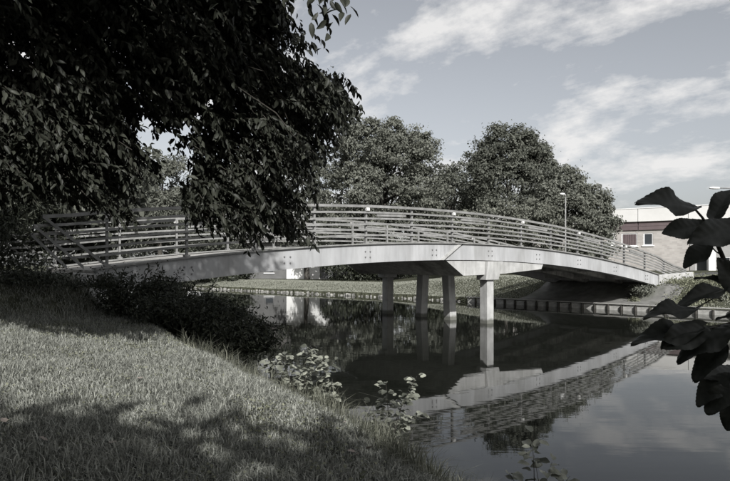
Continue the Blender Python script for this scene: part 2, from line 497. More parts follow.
tag(mesh_obj('ground', me, M['soil']), kind='structure')
bm = bmesh.new()
for p in ((-300, -60), (300, -60), (300, 260), (-300, 260)): bm.verts.new((*p, 0.0))
bm.faces.new(bm.verts)
tag(bm_obj('canal_water', bm, M['water']), kind='structure')

# paved slope under the far end and the paths that lead off the bridge
def sheet(name, n0, n1, w0, w1, lift, mat, dn=0.12, dw=0.25):
    ns = np.arange(n0, n1 + 1e-6, dn); ws = np.linspace(w0, w1, int((w1 - w0) / dw) + 2)
    NN, WW = np.meshgrid(ns, ws)
    X = BP0.x + U.x * BAY * NN + V.x * WW; Y = BP0.y + U.y * BAY * NN + V.y * WW
    Z = ground_z(X, Y) + lift
    i = np.arange(X.size).reshape(X.shape)
    f = np.stack([i[:-1, :-1], i[:-1, 1:], i[1:, 1:], i[1:, :-1]], -1).reshape(-1, 4)
    if n0 > 5:
        dry = (-polydist(X, Y, FAR) * side(X, Y, FAR)).ravel() > 0.13
        f = f[dry[f].all(1)]
    me = np_mesh(name, np.stack([X, Y, Z], -1).reshape(-1, 3), f, 4)
    return tag(mesh_obj(name, me, mat), kind='structure')
sheet('approach_path', -14, -0.5, 0.4, WID - 0.4, 0.03, M['asphalt'])
sheet('approach_path', 14.0, 24, 0.4, WID - 0.4, 0.03, M['asphalt'])

# ------------------------------------------------------------------ the bridge
bridge = empty('footbridge', B(6.85, WID / 2, 0), 'long low arched footbridge with pale girders and slatted railings over the canal', 'bridge')
GD = 0.58
def girder_ring_poly(name, outline, w0, w1, mat, parent):
    """outline: list of (n, z) forming a closed strip; extruded from w0 to w1"""
    bm = bmesh.new()
    a = [bm.verts.new(B(n, w0, z)) for n, z in outline]; b = [bm.verts.new(B(n, w1, z)) for n, z in outline]
    k = len(outline)
    half = k // 2
    for i in range(k):
        bm.faces.new((a[i], a[(i + 1) % k], b[(i + 1) % k], b[i]))
    for i in range(half - 1):     # the outline runs out along the top and back along the bottom with equal counts
        j = k - 1 - i
        bm.faces.new((a[i], a[i + 1], a[j - 1], a[j])); bm.faces.new((b[i], b[i + 1], b[j - 1], b[j]))
    return bm_obj(name, bm, mat, parent)
def girder_outline(nt0, nt1, nb0, nb1, m=26, top=0.0, dep=GD):
    tp = [(n, deck_z(n) + top) for n in np.linspace(nt0, nt1, m)]
    bt = [(n, deck_z(n) - dep) for n in np.linspace(nb1, nb0, m)]
    return tp + bt
J_T, J_B = 6.23, 5.76
bolt_me = None
def bolt_mesh():
    bm = bmesh.new()
    r0 = [bm.verts.new((0.026 * math.cos(q), 0, 0.026 * math.sin(q))) for q in [k * math.pi / 3 for k in range(6)]]
    r1 = [bm.verts.new((v.co.x, -0.018, v.co.z)) for v in r0]
    for k in range(6): bm.faces.new((r0[k], r0[(k + 1) % 6], r1[(k + 1) % 6], r1[k]))
    bm.faces.new(r1)
    bmesh.ops.recalc_face_normals(bm, faces=bm.faces)
    me = bpy.data.meshes.new('bolt'); bm.to_mesh(me); bm.free(); me.materials.append(M['steel'])
    return me
bolt_me = bolt_mesh()
rot_u = Matrix.Rotation(math.atan2(U.y, U.x), 4, 'Z')
girders = {}
for sgn, w0, w1 in ((-1, 0.0, 0.32), (1, WID - 0.32, WID)):
    gl = girder_ring_poly('girder', girder_outline(-0.12, J_T - 0.035, -0.12, J_B - 0.035), w0, w1, M['girder'], bridge)
    gr = girder_ring_poly('girder', girder_outline(J_T + 0.035, N_END, J_B + 0.035, N_END), w0, w1, M['girder'], bridge)
    girders[sgn] = (gl, gr)
    # raised strip along the slanting joint
    wf = -0.03 if sgn < 0 else WID + 0.03
    wb = 0.012 if sgn < 0 else WID - 0.012
    def strip(nt, nb, z0, z1, ww):
        return [(nt, z1), (nt + ww, z1), (nb + ww, z0), (nb, z0)]
    girder_ring_poly('joint_strip', [(J_T - 0.13, deck_z(J_T) - 0.01), (J_T - 0.03, deck_z(J_T) - 0.01), (J_B - 0.03, deck_z(J_B) - GD), (J_B - 0.13, deck_z(J_B) - GD)], wf, wb, M['concrete'], gl)
    # edge plate along the top of the girder
    e0, e1 = (-0.07, 0.40) if sgn < 0 else (WID - 0.40, WID + 0.07)
    tp = [(n, deck_z(n) + 0.045) for n in np.linspace(-0.14, N_END + 0.02, 60)]
    bt = [(n, deck_z(n) + 0.004) for n in np.linspace(N_END + 0.02, -0.14, 60)]
    girder_ring_poly('edge_plate', tp + bt, e0, e1, M['dark_edge'], bridge)
    for nb in np.arange(1.0, 13.6, 1.5):
        par = gl if nb < 5.9 else gr
        for dn_ in (-0.05, 0.05):
            for dz in (-0.11, 0.07):
                o = bpy.data.objects.new('bolt', bolt_me)
                wq = -0.001 if sgn < 0 else WID + 0.001
                link(o, par)
                Mx = Matrix.Translation(B(nb + dn_, wq, deck_z(nb) - GD / 2 + dz)) @ rot_u
                if sgn > 0: Mx = Mx @ Matrix.Rotation(math.pi, 4, 'Z')
                o.matrix_basis = Mx
# deck slab, inner girders, cross beams
dk = [(n, deck_z(n) - 0.02) for n in np.linspace(-0.1, N_END, 60)] + [(n, deck_z(n) - 0.20) for n in np.linspace(N_END, -0.1, 60)]
girder_ring_poly('deck', dk, 0.325, WID - 0.325, M['rough_concrete'], bridge)
for wi in (1.9, 4.0):
    tp = [(n, deck_z(n) - 0.202) for n in np.linspace(-0.1, N_END - 0.02, 60)] + [(n, deck_z(n) - 0.50) for n in np.linspace(N_END - 0.02, -0.1, 60)]
    girder_ring_poly('inner_girder', tp, wi, wi + 0.26, M['rough_concrete'], bridge)
for nb in np.arange(1.0, 13.6, 1.5):
    for wa, wb in ((0.322, 1.9), (2.16, 4.0), (4.26, WID - 0.322)):
        girder_ring_poly('cross_beam', [(nb - 0.07, deck_z(nb) - 0.203), (nb + 0.07, deck_z(nb) - 0.203), (nb + 0.07, deck_z(nb) - 0.44), (nb - 0.07, deck_z(nb) - 0.44)], wa + 0.002, wb - 0.002, M['rough_concrete'], bridge)
# pier head: one wide block across the bridge, slanted at its ends
zb = lambda n: deck_z(n) - GD - 0.03
head_top = [(5.80, zb(5.8)), (6.22, zb(6.2)), (6.6, zb(6.6)), (7.4, zb(7.4)), (8.0, zb(8.0)), (8.66, zb(8.66))]
head_bot = [(8.60, 2.05), (8.0, 1.97), (7.4, 1.885), (6.6, 1.845), (6.24, 1.83), (5.82, zb(5.8) - 0.03)]
head = girder_ring_poly('pier_head', head_top + head_bot, 0.05, WID - 0.05, M['rough_concrete'], bridge)
for w0, w1 in ((-0.02, 0.048), (WID - 0.048, WID + 0.02)):
    girder_ring_poly('end_face', head_top + head_bot, w0, w1, M['concrete'], head)
def frustum(name, n, w, z0, z1, a0, a1, dn0, dn1, dw0, dw1, mat, parent):
    """block whose footprint is centred at (n, w) with half sizes a along and across, possibly shifted/leaning"""
    bm = bmesh.new()
    secs = []
    for z, a, dn_, dw_ in ((z0, a0, dn0, dw0), (z1, a1, dn1, dw1)):
        c = B(n, w, z) + U * dn_ + V * dw_
        secs.append([c + U * (sx * a[0]) + V * (sy * a[1]) for sx, sy in ((-1, -1), (1, -1), (1, 1), (-1, 1))])
    sweep(bm, None, secs)
    bmesh.ops.bevel(bm, geom=list(bm.edges), offset=0.012, segments=1, affect='EDGES')
    return bm_obj(name, bm, mat, parent)
for w, dw_top, ztop in ((0.17, 0.0, 1.66), (2.0, 0.22, 1.86), (3.9, -0.22, 1.86), (WID - 0.17, 0.0, 1.66)):
    frustum('pier_column', 7.0, w, -1.2, ztop, (0.185, 0.185), (0.185, 0.185), 0, 0, 0, dw_top, M['concrete'], bridge)
for w in (0.13, WID - 0.13):
    cap = frustum('column_cap', 7.0, w, 1.655, zb(7.0) + 0.0, (0.36, 0.24), (0.43, 0.30), 0, 0.12, 0, 0, M['concrete'], bridge)
# abutments
ab = tag(girder_ring_poly('abutment_wall', [(-0.62, 2.02), (-0.13, 2.02), (-0.13, 0.2), (-0.62, 0.2)], -0.35, WID + 0.35, M['concrete'], None),
    'concrete abutment block at the shaded left end of the bridge behind shrubs', 'abutment')
a2 = girder_ring_poly('abutment_wall', [(N_END + 0.04, 1.62), (N_END + 0.5, 1.55), (N_END + 0.5, 0.2), (N_END + 0.04, 0.2)], 0.0, WID, M['concrete'], None)
tag(a2, 'concrete abutment wall carrying the sunlit right end of the bridge', 'abutment')
bm = bmesh.new()
pa, pb = at(659.5, 275, 30.6), at(694, 272, 32.0)
dirw = (pb - pa); dirw.z = 0; nw = Vector((-dirw.y, dirw.x, 0)).normalized() * 0.28
sweep(bm, None, [[Vector((p.x, p.y, z)) + off for z, off in ((0.3, Vector()), (p.z, Vector()), (p.z, nw), (0.3, nw))] for p in (pa, pb)])
bmesh.ops.bevel(bm, geom=list(bm.edges), offset=0.02, segments=1, affect='EDGES')
tag(bm_obj('wing_wall', bm, M['concrete']), 'low pale concrete wing wall past the right end of the bridge', 'wall')

# railings
RAIL_K = [1.0, 0.835, 0.67, 0.515, 0.37, 0.215]
def rail_h(n):
    h = 1.31 - 0.032 * max(n, 0)
    if n < 0: h += 0.16 * n
    if n > N_END: h -= 0.22 * (n - N_END)
    return h
def rail_pt(n, k, w): return B(n, w, deck_z(n) + 0.045 + rail_h(n) * k)
post_bm = bmesh.new(); add_box(post_bm, (-0.028, -0.04, 0), (0.028, 0.04, 1)); 
bmesh.ops.recalc_face_normals(post_bm, faces=post_bm.faces)
post_me = bpy.data.meshes.new('railing_post'); post_bm.to_mesh(post_me); post_bm.free(); post_me.materials.append(M['rail'])
foot_bm = bmesh.new(); add_box(foot_bm, (-0.07, -0.08, 0), (0.07, 0.08, 0.05))
bmesh.ops.recalc_face_normals(foot_bm, faces=foot_bm.faces)
foot_me = bpy.data.meshes.new('post_foot'); foot_bm.to_mesh(foot_me); foot_bm.free(); foot_me.materials.append(M['rail'])
lamp_bm = bmesh.new(); add_box(lamp_bm, (-0.075, -0.05, -0.055), (0.075, 0.03, 0.055)); bmesh.ops.bevel(lamp_bm, geom=list(lamp_bm.edges), offset=0.015, segments=2, affect='EDGES')
lamp_me = bpy.data.meshes.new('light_fitting'); lamp_bm.to_mesh(lamp_me); lamp_bm.free(); lamp_me.materials.append(M['cladding'])
inv = Matrix.Translation(-bridge.location)
def place(name, me, mtx, parent):
    o = bpy.data.objects.new(name, me)
    link(o, parent); o.matrix_parent_inverse = inv if parent is bridge else Matrix.Identity(4)
    o.matrix_basis = mtx
    return o
for sgn, w in ((-1, 0.10), (1, WID - 0.10)):
    out = 0.07 * sgn                                     # rails sit on the outer side of the posts
    for n in range(0, 15):
        h = rail_h(n) - 0.015
        base = B(n, w, deck_z(n) + 0.047)
        p = place('railing_post', post_me, Matrix.Translation(base) @ rot_u @ Matrix.Diagonal((1, 1, h, 1)), bridge)
        place('post_foot', foot_me, Matrix.Translation(base) @ rot_u, bridge)
        if n % 2 == 0 and n < 13:
            place('light_fitting', lamp_me, Matrix.Translation(rail_pt(n, 0.915, w + out * 1.2) ) @ rot_u, bridge)
            bm = bmesh.new()
            secs = []
            for nn in (n + 0.2, n + 0.5, n + 0.83):
                c = rail_pt(nn, 0.76, w + out * 0.9)
                secs.append([c + V * a + Vector((0, 0, b)) for a, b in ((-0.03, -0.035), (0.03, -0.035), (0.03, 0.035), (-0.03, 0.035))])
            sweep(bm, None, secs)
            bm_obj('lamp_strip', bm, M['rail'], bridge)
    ends = [-0.71, -0.80, -0.83, -0.69, -0.59, -0.50]
    for i, k in enumerate(RAIL_K):
        bm = bmesh.new()
        secs = []
        hh, tt = (0.040, 0.040) if i == 0 else (0.030, 0.022)
        for n in np.concatenate([[ends[i]], np.arange(-0.4, 15.2, 0.4), [15.2]]):
            c = rail_pt(float(n), k, w + out)
            secs.append([c + V * a + Vector((0, 0, b)) for a, b in ((-tt, -hh), (tt, -hh), (tt, hh), (-tt, hh))])
        sweep(bm, None, secs)
        bm_obj('rail', bm, M['rail'], bridge)
    for n0, k0, n1 in ((-0.71, 1.0, -0.03), (-0.80, 0.835, -0.28), (-0.83, 0.67, -0.46)):
        bm = bmesh.new()
        a = rail_pt(n0, k0, w + out * 2.0); b = rail_pt(n1, 0.03, w + out * 2.0)
        secs = [[c + V * q + Vector((0, 0, r)) for q, r in ((-0.02, -0.04), (0.02, -0.04), (0.02, 0.04), (-0.02, 0.04))] for c in (a, b)]
        sweep(bm, None, secs)
        bm_obj('end_brace', bm, M['rail'], bridge)

# ------------------------------------------------------------------ canal revetment
def walk(poly, step, start, end):
    """points and directions every step metres along a polyline between arc lengths measured from its vertex list"""
    res = []; s = 0.0; want = start
    for (ax, ay), (bx, by) in zip(poly, poly[1:]):
        l = math.hypot(bx - ax, by - ay)
        while want <= s + l and want <= end:
            t = (want - s) / l
            res.append((ax + (bx - ax) * t, ay + (by - ay) * t, math.atan2(by - ay, bx - ax)))
            want += step
        s += l
    return res
far_len = [0.0]
for a, b in zip(FAR, FAR[1:]): far_len.append(far_len[-1] + float(np.hypot(*(b - a))))
rev = empty('canal_revetment', (15.3, 26.9, 0), 'timber revetment of pale boards and dark posts along the right-hand bank', 'revetment')
stp = 0.66
pts = walk(FAR, stp, far_len[2] - 6, far_len[5] + 2)
bb = bmesh.new(); add_box(bb, (-stp / 2 + 0.045, -0.03, -0.5), (stp / 2 - 0.045, 0.03, 0.15)); bmesh.ops.bevel(bb, geom=list(bb.edges), offset=0.01, segments=1, affect='EDGES')
board_me = bpy.data.meshes.new('board'); bb.to_mesh(board_me); bb.free(); board_me.materials.append(M['board'])
bb = bmesh.new(); add_box(bb, (-stp / 2, -0.07, 0), (stp / 2 - 0.008, 0.10, 0.05)); bmesh.ops.bevel(bb, geom=list(bb.edges), offset=0.008, segments=1, affect='EDGES')
cap_me = bpy.data.meshes.new('capping_board'); bb.to_mesh(cap_me); bb.free(); cap_me.materials.append(M['board'])
bb = bmesh.new(); add_tube(bb, [(0, 0, -0.6), (0, 0, 0.24)], [0.06, 0.055], 8)
bmesh.ops.recalc_face_normals(bb, faces=bb.faces)
pile_me = bpy.data.meshes.new('pile'); bb.to_mesh(pile_me); bb.free(); pile_me.materials.append(M['timber'])
invr = Matrix.Translation(-rev.location)
for x, y, a in pts:
    R = Matrix.Translation((x, y, 0)) @ Matrix.Rotation(a, 4, 'Z')
    for nm, me_, off in (('board', board_me, (stp / 2, 0, 0.10 + random.uniform(-0.012, 0.012))), ('capping_board', cap_me, (stp / 2, 0.0, 0.275)), ('pile', pile_me, (0, 0.09, 0.01 + random.uniform(-0.06, 0.04)))):
        o = bpy.data.objects.new(nm, me_); link(o, rev); o.matrix_parent_inverse = invr
        o.matrix_basis = R @ Matrix.Translation(off) @ Matrix.Rotation(random.uniform(-0.03, 0.03), 4, 'Z') @ Matrix.Rotation(random.uniform(-0.07, 0.07) if nm == 'pile' else 0.0, 4, 'Y')
# row of edging stones on the far left bank
bm = bmesh.new()
for x, y, a in walk(FAR, 0.30, far_len[5] + 2.9, far_len[8] + 6):
    s = random.uniform(0.05, 0.13)
    R = Matrix.Translation((x + random.uniform(-.08, .08), y + random.uniform(-.08, .08), random.uniform(-0.02, 0.10))) @ Matrix.Rotation(random.uniform(0, 3), 4, 'Z') @ Matrix.Rotation(random.uniform(-.4, .4), 4, 'X')
    add_box(bm, (-s, -s * 0.8, -0.3), (s, s * 0.8, s * 0.9), R)
bmesh.ops.bevel(bm, geom=list(bm.edges), offset=0.04, segments=1, affect='EDGES')
tag(bm_obj('edging_stones', bm, M['stone']), 'rough row of edging stones along the far grassy bank waterline', 'stones', kind='stuff')

# ------------------------------------------------------------------ buildings
def wall_frame(pa, pb):
    d = (pb - pa); d.z = 0
    L_ = d.length; d.normalize()
    return Matrix.Translation((pa.x, pa.y, 0)) @ Matrix.Rotation(math.atan2(d.y, d.x), 4, 'Z'), L_
def box_part(name, lo, hi, mat, parent, frame, bev=0):
    bm = bmesh.new(); add_box(bm, lo, hi)
    if bev: bmesh.ops.bevel(bm, geom=list(bm.edges), offset=bev, segments=1, affect='EDGES')
    bmesh.ops.recalc_face_normals(bm, faces=bm.faces)
    me = bpy.data.meshes.new(name); bm.to_mesh(me); bm.free(); me.materials.append(mat)
    o = bpy.data.objects.new(name, me); link(o, parent)
    if parent is not None and parent.type == 'EMPTY':
        o.matrix_parent_inverse = Matrix.Translation(-parent.location); o.matrix_basis = frame
    return o
pa, pb = at(600, 265, 61.5), at(730, 265, 55.4)
FR, LW = wall_frame(pa, pb)
hall = empty('low_brick_building', (pa + (pb - pa) * 0.6).to_tuple()[:2] + (1.3,), 'long low pale brick building with flat roof and maroon band beyond the bridge', 'building')
def on_wall(x):     # photo column -> distance along the wall
    t = (x - CX) / F
    # solve pa + s*dir hits ray X = t*Y
    d = (pb - pa).normalized()
    return (t * pa.y - pa.x) / (d.x - t * d.y)
def wz(x, y):
    s = on_wall(x); d = (pb - pa).normalized(); Y = pa.y + d.y * s
    return CAMZ + (HY - y) * Y / F
ztop = wz(660, 207.8); zband1 = wz(660, 221); zband0 = wz(660, 229.7)
x0, x1 = -14.0, 26.0
sc = on_wall(689)
holes = [(on_wall(621.5), on_wall(637.5), wz(640, 246), wz(640, 233)), (on_wall(643.5), on_wall(653), wz(648, 245.3), wz(648, 233))]
def wall_with_holes(name, xa, xb, za, zb_, hs, y0, y1, mat, parent, frame):
    """wall slab with rectangular through openings, as a grid of cells"""
    gx_ = sorted({xa, xb, *[h[0] for h in hs], *[h[1] for h in hs]}); gz_ = sorted({za, zb_, *[h[2] for h in hs], *[h[3] for h in hs]})
    bm = bmesh.new()
    V_ = {}
    def vt(i, j, k):
        if (i, j, k) not in V_: V_[(i, j, k)] = bm.verts.new((gx_[i], (y0, y1)[k], gz_[j]))
        return V_[(i, j, k)]
    solid = lambda i, j: 0 <= i < len(gx_) - 1 and 0 <= j < len(gz_) - 1 and not any(h[0] - 1e-6 <= gx_[i] and gx_[i + 1] <= h[1] + 1e-6 and h[2] - 1e-6 <= gz_[j] and gz_[j + 1] <= h[3] + 1e-6 for h in hs)
    for i in range(len(gx_) - 1):
        for j in range(len(gz_) - 1):
            if not solid(i, j): continue
            for k in (0, 1): bm.faces.new((vt(i, j, k), vt(i + 1, j, k), vt(i + 1, j + 1, k), vt(i, j + 1, k)))
            for di, dj, e in ((-1, 0, ((i, j), (i, j + 1))), (1, 0, ((i + 1, j), (i + 1, j + 1))), (0, -1, ((i, j), (i + 1, j))), (0, 1, ((i, j + 1), (i + 1, j + 1)))):
                if not solid(i + di, j + dj):
                    (a, b), (c, d_) = e
                    bm.faces.new((vt(a, b, 0), vt(c, d_, 0), vt(c, d_, 1), vt(a, b, 1)))
    bmesh.ops.recalc_face_normals(bm, faces=bm.faces)
    me = bpy.data.meshes.new(name); bm.to_mesh(me); bm.free(); me.materials.append(mat)
    o = bpy.data.objects.new(name, me); link(o, parent)
    if parent is not None: o.matrix_parent_inverse = Matrix.Translation(-parent.location)
    o.matrix_basis = frame
    return o
extra = [(on_wall(607), on_wall(615), wz(610, 246), wz(610, 233))] 
wall_with_holes('wall', x0, sc, 0.8, zband0, holes + extra, 0, 0.35, M['brick'], hall, FR)
wall_with_holes('wall', sc + 0.02, x1, 0.8, zband0 + 0.0, [(sc + 0.5, sc + 1.55, 0.9, 3.2), (sc + 2.45, sc + 3.4, 2.1, 3.0), (sc + 4.6, sc + 6.0, 2.1, 3.4)], 0.9, 1.2, M['grey_wall'], hall, FR)
box_part('wall', (x0, 0.36, 0.8), (x1, 14, zband0 - 0.05), M['grey_wall'], hall, FR @ Matrix.Translation((0, 1.2, 0)))
# maroon band panels and pale cladding panels, each a piece
px_ = x0
i = 0
while px_ < x1:
    wq = 4.4
    if px_ < sc:
        box_part('band_panel', (px_ + 0.03, -0.12, zband0 + 0.004), (min(px_ + wq, sc) - 0.03, 0.30, zband1 - 0.004), M['maroon'], hall, FR, 0.01)
    box_part('roof_panel', (px_ + 0.02, -0.30, zband1), (px_ + wq - 0.02, 0.3, ztop), M['cladding'], hall, FR, 0.01)
    px_ += wq
box_part('band_rail', (x0, -0.14, (zband0 + zband1) / 2 - 0.03), (sc, -0.122, (zband0 + zband1) / 2 + 0.03), M['maroon'], hall, FR)
box_part('roof', (x0, 0.3, zband1), (x1, 15, ztop - 0.1), M['cladding'], hall, FR)
box_part('roof_edge', (x0, -0.34, ztop), (x1, 0.4, ztop + 0.07), M['white'], hall, FR)
box_part('fascia', (sc, 0.3, zband0 + 0.004), (x1, 0.88, zband1 - 0.004), M['grey_wall'], hall, FR)
box_part('roof_vent', (on_wall(637) - 0.4, 3, ztop), (on_wall(637) + 0.4, 3.6, ztop + 0.28), M['steel'], hall, FR)
def window(parent, frame, h, fmat, pmat, mull=0, y=0.10):
    o = box_part('window', (h[0] + 0.0, y, h[2]), (h[1], y + 0.04, h[3]), pmat, parent, frame)
    t = 0.09
    for lo, hi in (((h[0], y - 0.06, h[2]), (h[1], y - 0.002, h[2] + t)), ((h[0], y - 0.06, h[3] - t), (h[1], y - 0.002, h[3])), ((h[0], y - 0.06, h[2] + t), (h[0] + t, y - 0.002, h[3] - t)), ((h[1] - t, y - 0.06, h[2] + t), (h[1], y - 0.002, h[3] - t))):
        bm = bmesh.new(); add_box(bm, lo, hi); bmesh.ops.recalc_face_normals(bm, faces=bm.faces)
        me = bpy.data.meshes.new('frame'); bm.to_mesh(me); bm.free(); me.materials.append(fmat)
        f = bpy.data.objects.new('frame', me); link(f, o)
    bm = bmesh.new(); add_box(bm, (h[0] - 0.12, y - 0.2, h[2] - 0.1), (h[1] + 0.12, y + 0.0, h[2] - 0.002)); bmesh.ops.recalc_face_normals(bm, faces=bm.faces)
    me = bpy.data.meshes.new('sill'); bm.to_mesh(me); bm.free(); me.materials.append(M['white']); f = bpy.data.objects.new('sill', me); link(f, o)
    return o
sh = window(hall, FR, holes[0], M['white'], M['maroon'])
h0 = holes[0]
nsl = 6
for q in range(nsl):
    a = h0[0] + 0.1 + (h0[1] - h0[0] - 0.2) * q / nsl; b = h0[0] + 0.1 + (h0[1] - h0[0] - 0.2) * (q + 1) / nsl
    bm = bmesh.new(); add_box(bm, (a + 0.02, 0.06, h0[2] + 0.1), (b - 0.02, 0.095, h0[3] - 0.1)); bmesh.ops.recalc_face_normals(bm, faces=bm.faces)
    me = bpy.data.meshes.new('slat'); bm.to_mesh(me); bm.free(); me.materials.append(M['maroon']); link(bpy.data.objects.new('slat', me), sh)
window(hall, FR, holes[1], M['white'], M['glass'])
window(hall, FR, extra[0], M['white'], M['render_white'])
door = box_part('door', (sc + 0.5, 1.0, 0.9), (sc + 1.55, 1.05, 3.2), M['glass'], hall, FR)
box_part('door_frame', (sc + 0.5, 0.93, 0.9), (sc + 0.62, 0.998, 3.2), M['white'], hall, FR)
box_part('door_frame', (sc + 1.43, 0.93, 0.9), (sc + 1.55, 0.998, 3.2), M['white'], hall, FR)
box_part('porch_column', (sc + 1.62, -0.1, 0.8), (sc + 2.2, 0.5, 3.6), M['white'], hall, FR, 0.01)
window(hall, FR, (sc + 2.45, sc + 3.4, 2.1, 3.0), M['white'], M['glass'], y=1.0)
window(hall, FR, (sc + 4.6, sc + 6.0, 2.1, 3.4), M['white'], M['glass'], y=1.0)

# the pale house seen under the left span
ha, hb = at(244, 265, 68), at(333, 265, 66)
FH, LH = wall_frame(ha, hb)
house = empty('pale_house', ((ha.x + hb.x) / 2, (ha.y + hb.y) / 2, 1.4), 'grey and white house glimpsed under the left span between shrubs', 'house')
s_mid = LH * 0.49
hw = [(LH * 0.24, LH * 0.34, 1.35, 2.15)]
wall_with_holes('wall', 0, s_mid, 0.4, 5.0, hw, 0, 0.3, M['house_grey'], house, FH)
wall_with_holes('wall', s_mid + 0.01, LH, 0.4, 5.0, [(LH * 0.86, LH * 0.95, 0.7, 2.8)], -0.2, 0.3, M['render_white'], house, FH)
window(house, FH, hw[0], M['steel'], M['glass'])
box_part('door', (LH * 0.86, -0.1, 0.7), (LH * 0.95, -0.05, 2.8), M['steel'], house, FH)
bm = bmesh.new()
sweep(bm, None, [[Vector((x, y, z)) for y, z in ((-0.7, 5.0), (4.0, 7.4), (8.7, 5.0), (8.7, 4.86), (-0.7, 4.86))] for x in (-0.5, LH + 0.5)])
bmesh.ops.recalc_face_normals(bm, faces=bm.faces)
me = bpy.data.meshes.new('roof'); bm.to_mesh(me); bm.free(); me.materials.append(M['roof_tile'])
o = bpy.data.objects.new('roof', me); link(o, house); o.matrix_parent_inverse = Matrix.Translation(-house.location); o.matrix_basis = FH
box_part('rear_wall', (0.05, 0.32, 0.4), (LH - 0.05, 8, 4.9), M['grey_wall'], house, FH)

# ------------------------------------------------------------------ street lamps
def street_lamp(base, ztop, arm, label, head_len=0.7):
    r = empty('street_lamp', base, label, 'street lamp', 'street lamps on the far side')
    bm = bmesh.new(); add_tube(bm, [(base.x, base.y, base.z - 0.3), (base.x, base.y, base.z + 1.2), (base.x, base.y, ztop)], [0.075, 0.058, 0.04], 10)
    bm_obj('pole', bm, M['rail'], r, True)
    e = Vector((base.x, base.y, ztop))
    bm = bmesh.new(); add_tube(bm, [e - Vector((0, 0, 0.15)), e + Vector((arm * 0.3, 0, 0.05)), e + Vector((arm, 0, 0.07))], [0.05, 0.04, 0.035], 8)
    bm_obj('arm', bm, M['rail'], r, True)
    bm = bmesh.new()
    sg = 1 if arm > 0 else -1
    c = e + Vector((arm, 0, 0.07))
    secs = []
    for t, a, b in ((0, 0.05, 0.05), (0.15, 0.12, 0.08), (0.6, 0.15, 0.09), (0.9, 0.12, 0.06), (1.0, 0.03, 0.02)):
        cc = c + Vector((sg * head_len * t, 0, 0))
        secs.append([cc + Vector((0, a * math.cos(q), b * math.sin(q))) for q in [k * math.pi / 4 for k in range(8)]])
    sweep(bm, None, secs)
    bm_obj('lamp_head', bm, M['white'], r, True)
    return r
p = at(565.5, 265, 44); street_lamp(Vector((p.x, p.y, gz(p.x, p.y))), at(565, 195, 44).z, -0.06, 'slender pale street lamp rising in front of the far trees', 0.35)
p = at(739, 265, 42); street_lamp(Vector((p.x, p.y, gz(p.x, p.y))), at(735, 189, 42).z, -1.35, 'street lamp whose head reaches in above the low building from the right', 0.75)

# ------------------------------------------------------------------ foliage tools
def unit(a): return a / np.maximum(np.linalg.norm(a, axis=-1, keepdims=True), 1e-9)

def leaves_mesh(name, base, axis, normal, length, width, shape='rhomb', fold=0.18, droop=0.15):
    """many leaves in one mesh. base (N,3), axis and normal unit (N,3), length and width (N,)"""
    n = len(base)
    axis = unit(axis); side_ = unit(np.cross(axis, normal)); nor = np.cross(side_, axis)
    if shape == 'rhomb':
        T = [(0, 0, 0), (-0.5, 0.45, fold), (0.5, 0.5, fold), (0, 1, -droop)]
        Fc = np.array([[0, 2, 3], [0, 3, 1]])
    else:
        T = [(0, 0, 0), (-0.38, 0.22, fold * .8), (0, 0.25, 0.02), (0.38, 0.22, fold * .8), (-0.48, 0.52, fold), (0, 0.55, -droop * 0.2), (0.48, 0.52, fold), (-0.28, 0.8, fold * 0.3 - droop * .5), (0.28, 0.8, fold * 0.3 - droop * .5), (0, 1, -droop)]
        Fc = np.array([[0, 2, 1], [0, 3, 2], [1, 2, 4], [2, 5, 4], [2, 3, 5], [3, 6, 5], [4, 5, 7], [5, 6, 8], [5, 9, 7], [5, 8, 9]])
    k = len(T)
    Vv = np.empty((n, k, 3))
    for i, (a, b, c) in enumerate(T):
        Vv[:, i] = base + side_ * (a * width)[:, None] + axis * (b * length)[:, None] + nor * (c * np.where(abs(a) > 0, width, length))[:, None]
    faces = (np.arange(n)[:, None, None] * k + Fc[None]).reshape(-1, 3)
    return np_mesh(name, Vv.reshape(-1, 3), faces, 3)

def rand_dirs(n, rng): return unit(rng.normal(size=(n, 3)))

def crown_points(rng, blobs, n_clusters, per, spread):
    """clusters on the shells of ellipsoid blobs [(cx,cy,cz,rx,ry,rz,weight)] -> points, outward directions"""
    wts = np.array([b[6] for b in blobs], float); wts /= wts.sum()
    which = rng.choice(len(blobs), n_clusters, p=wts)
    bl = np.array(blobs)[which]
    d = rand_dirs(n_clusters, rng)
    r = rng.uniform(0.45, 1.0, n_clusters) ** 0.6 * rng.uniform(0.80, 1.14, n_clusters) * np.where(rng.uniform(size=n_clusters) < 0.07, 1.16, 1.0)
    cc = bl[:, :3] + d * r[:, None] * bl[:, 3:6]
    sz = spread * rng.uniform(0.55, 1.35, n_clusters)
    own = np.repeat(np.arange(n_clusters), per)
    off = rng.normal(size=(len(own), 3)) * sz[own][:, None] * np.array([1.05, 1.05, 0.6])
    pts = cc[own] + off
    return pts, unit(d[own] + 0.8 * unit(off) + np.array([0, 0, 0.25])), cc

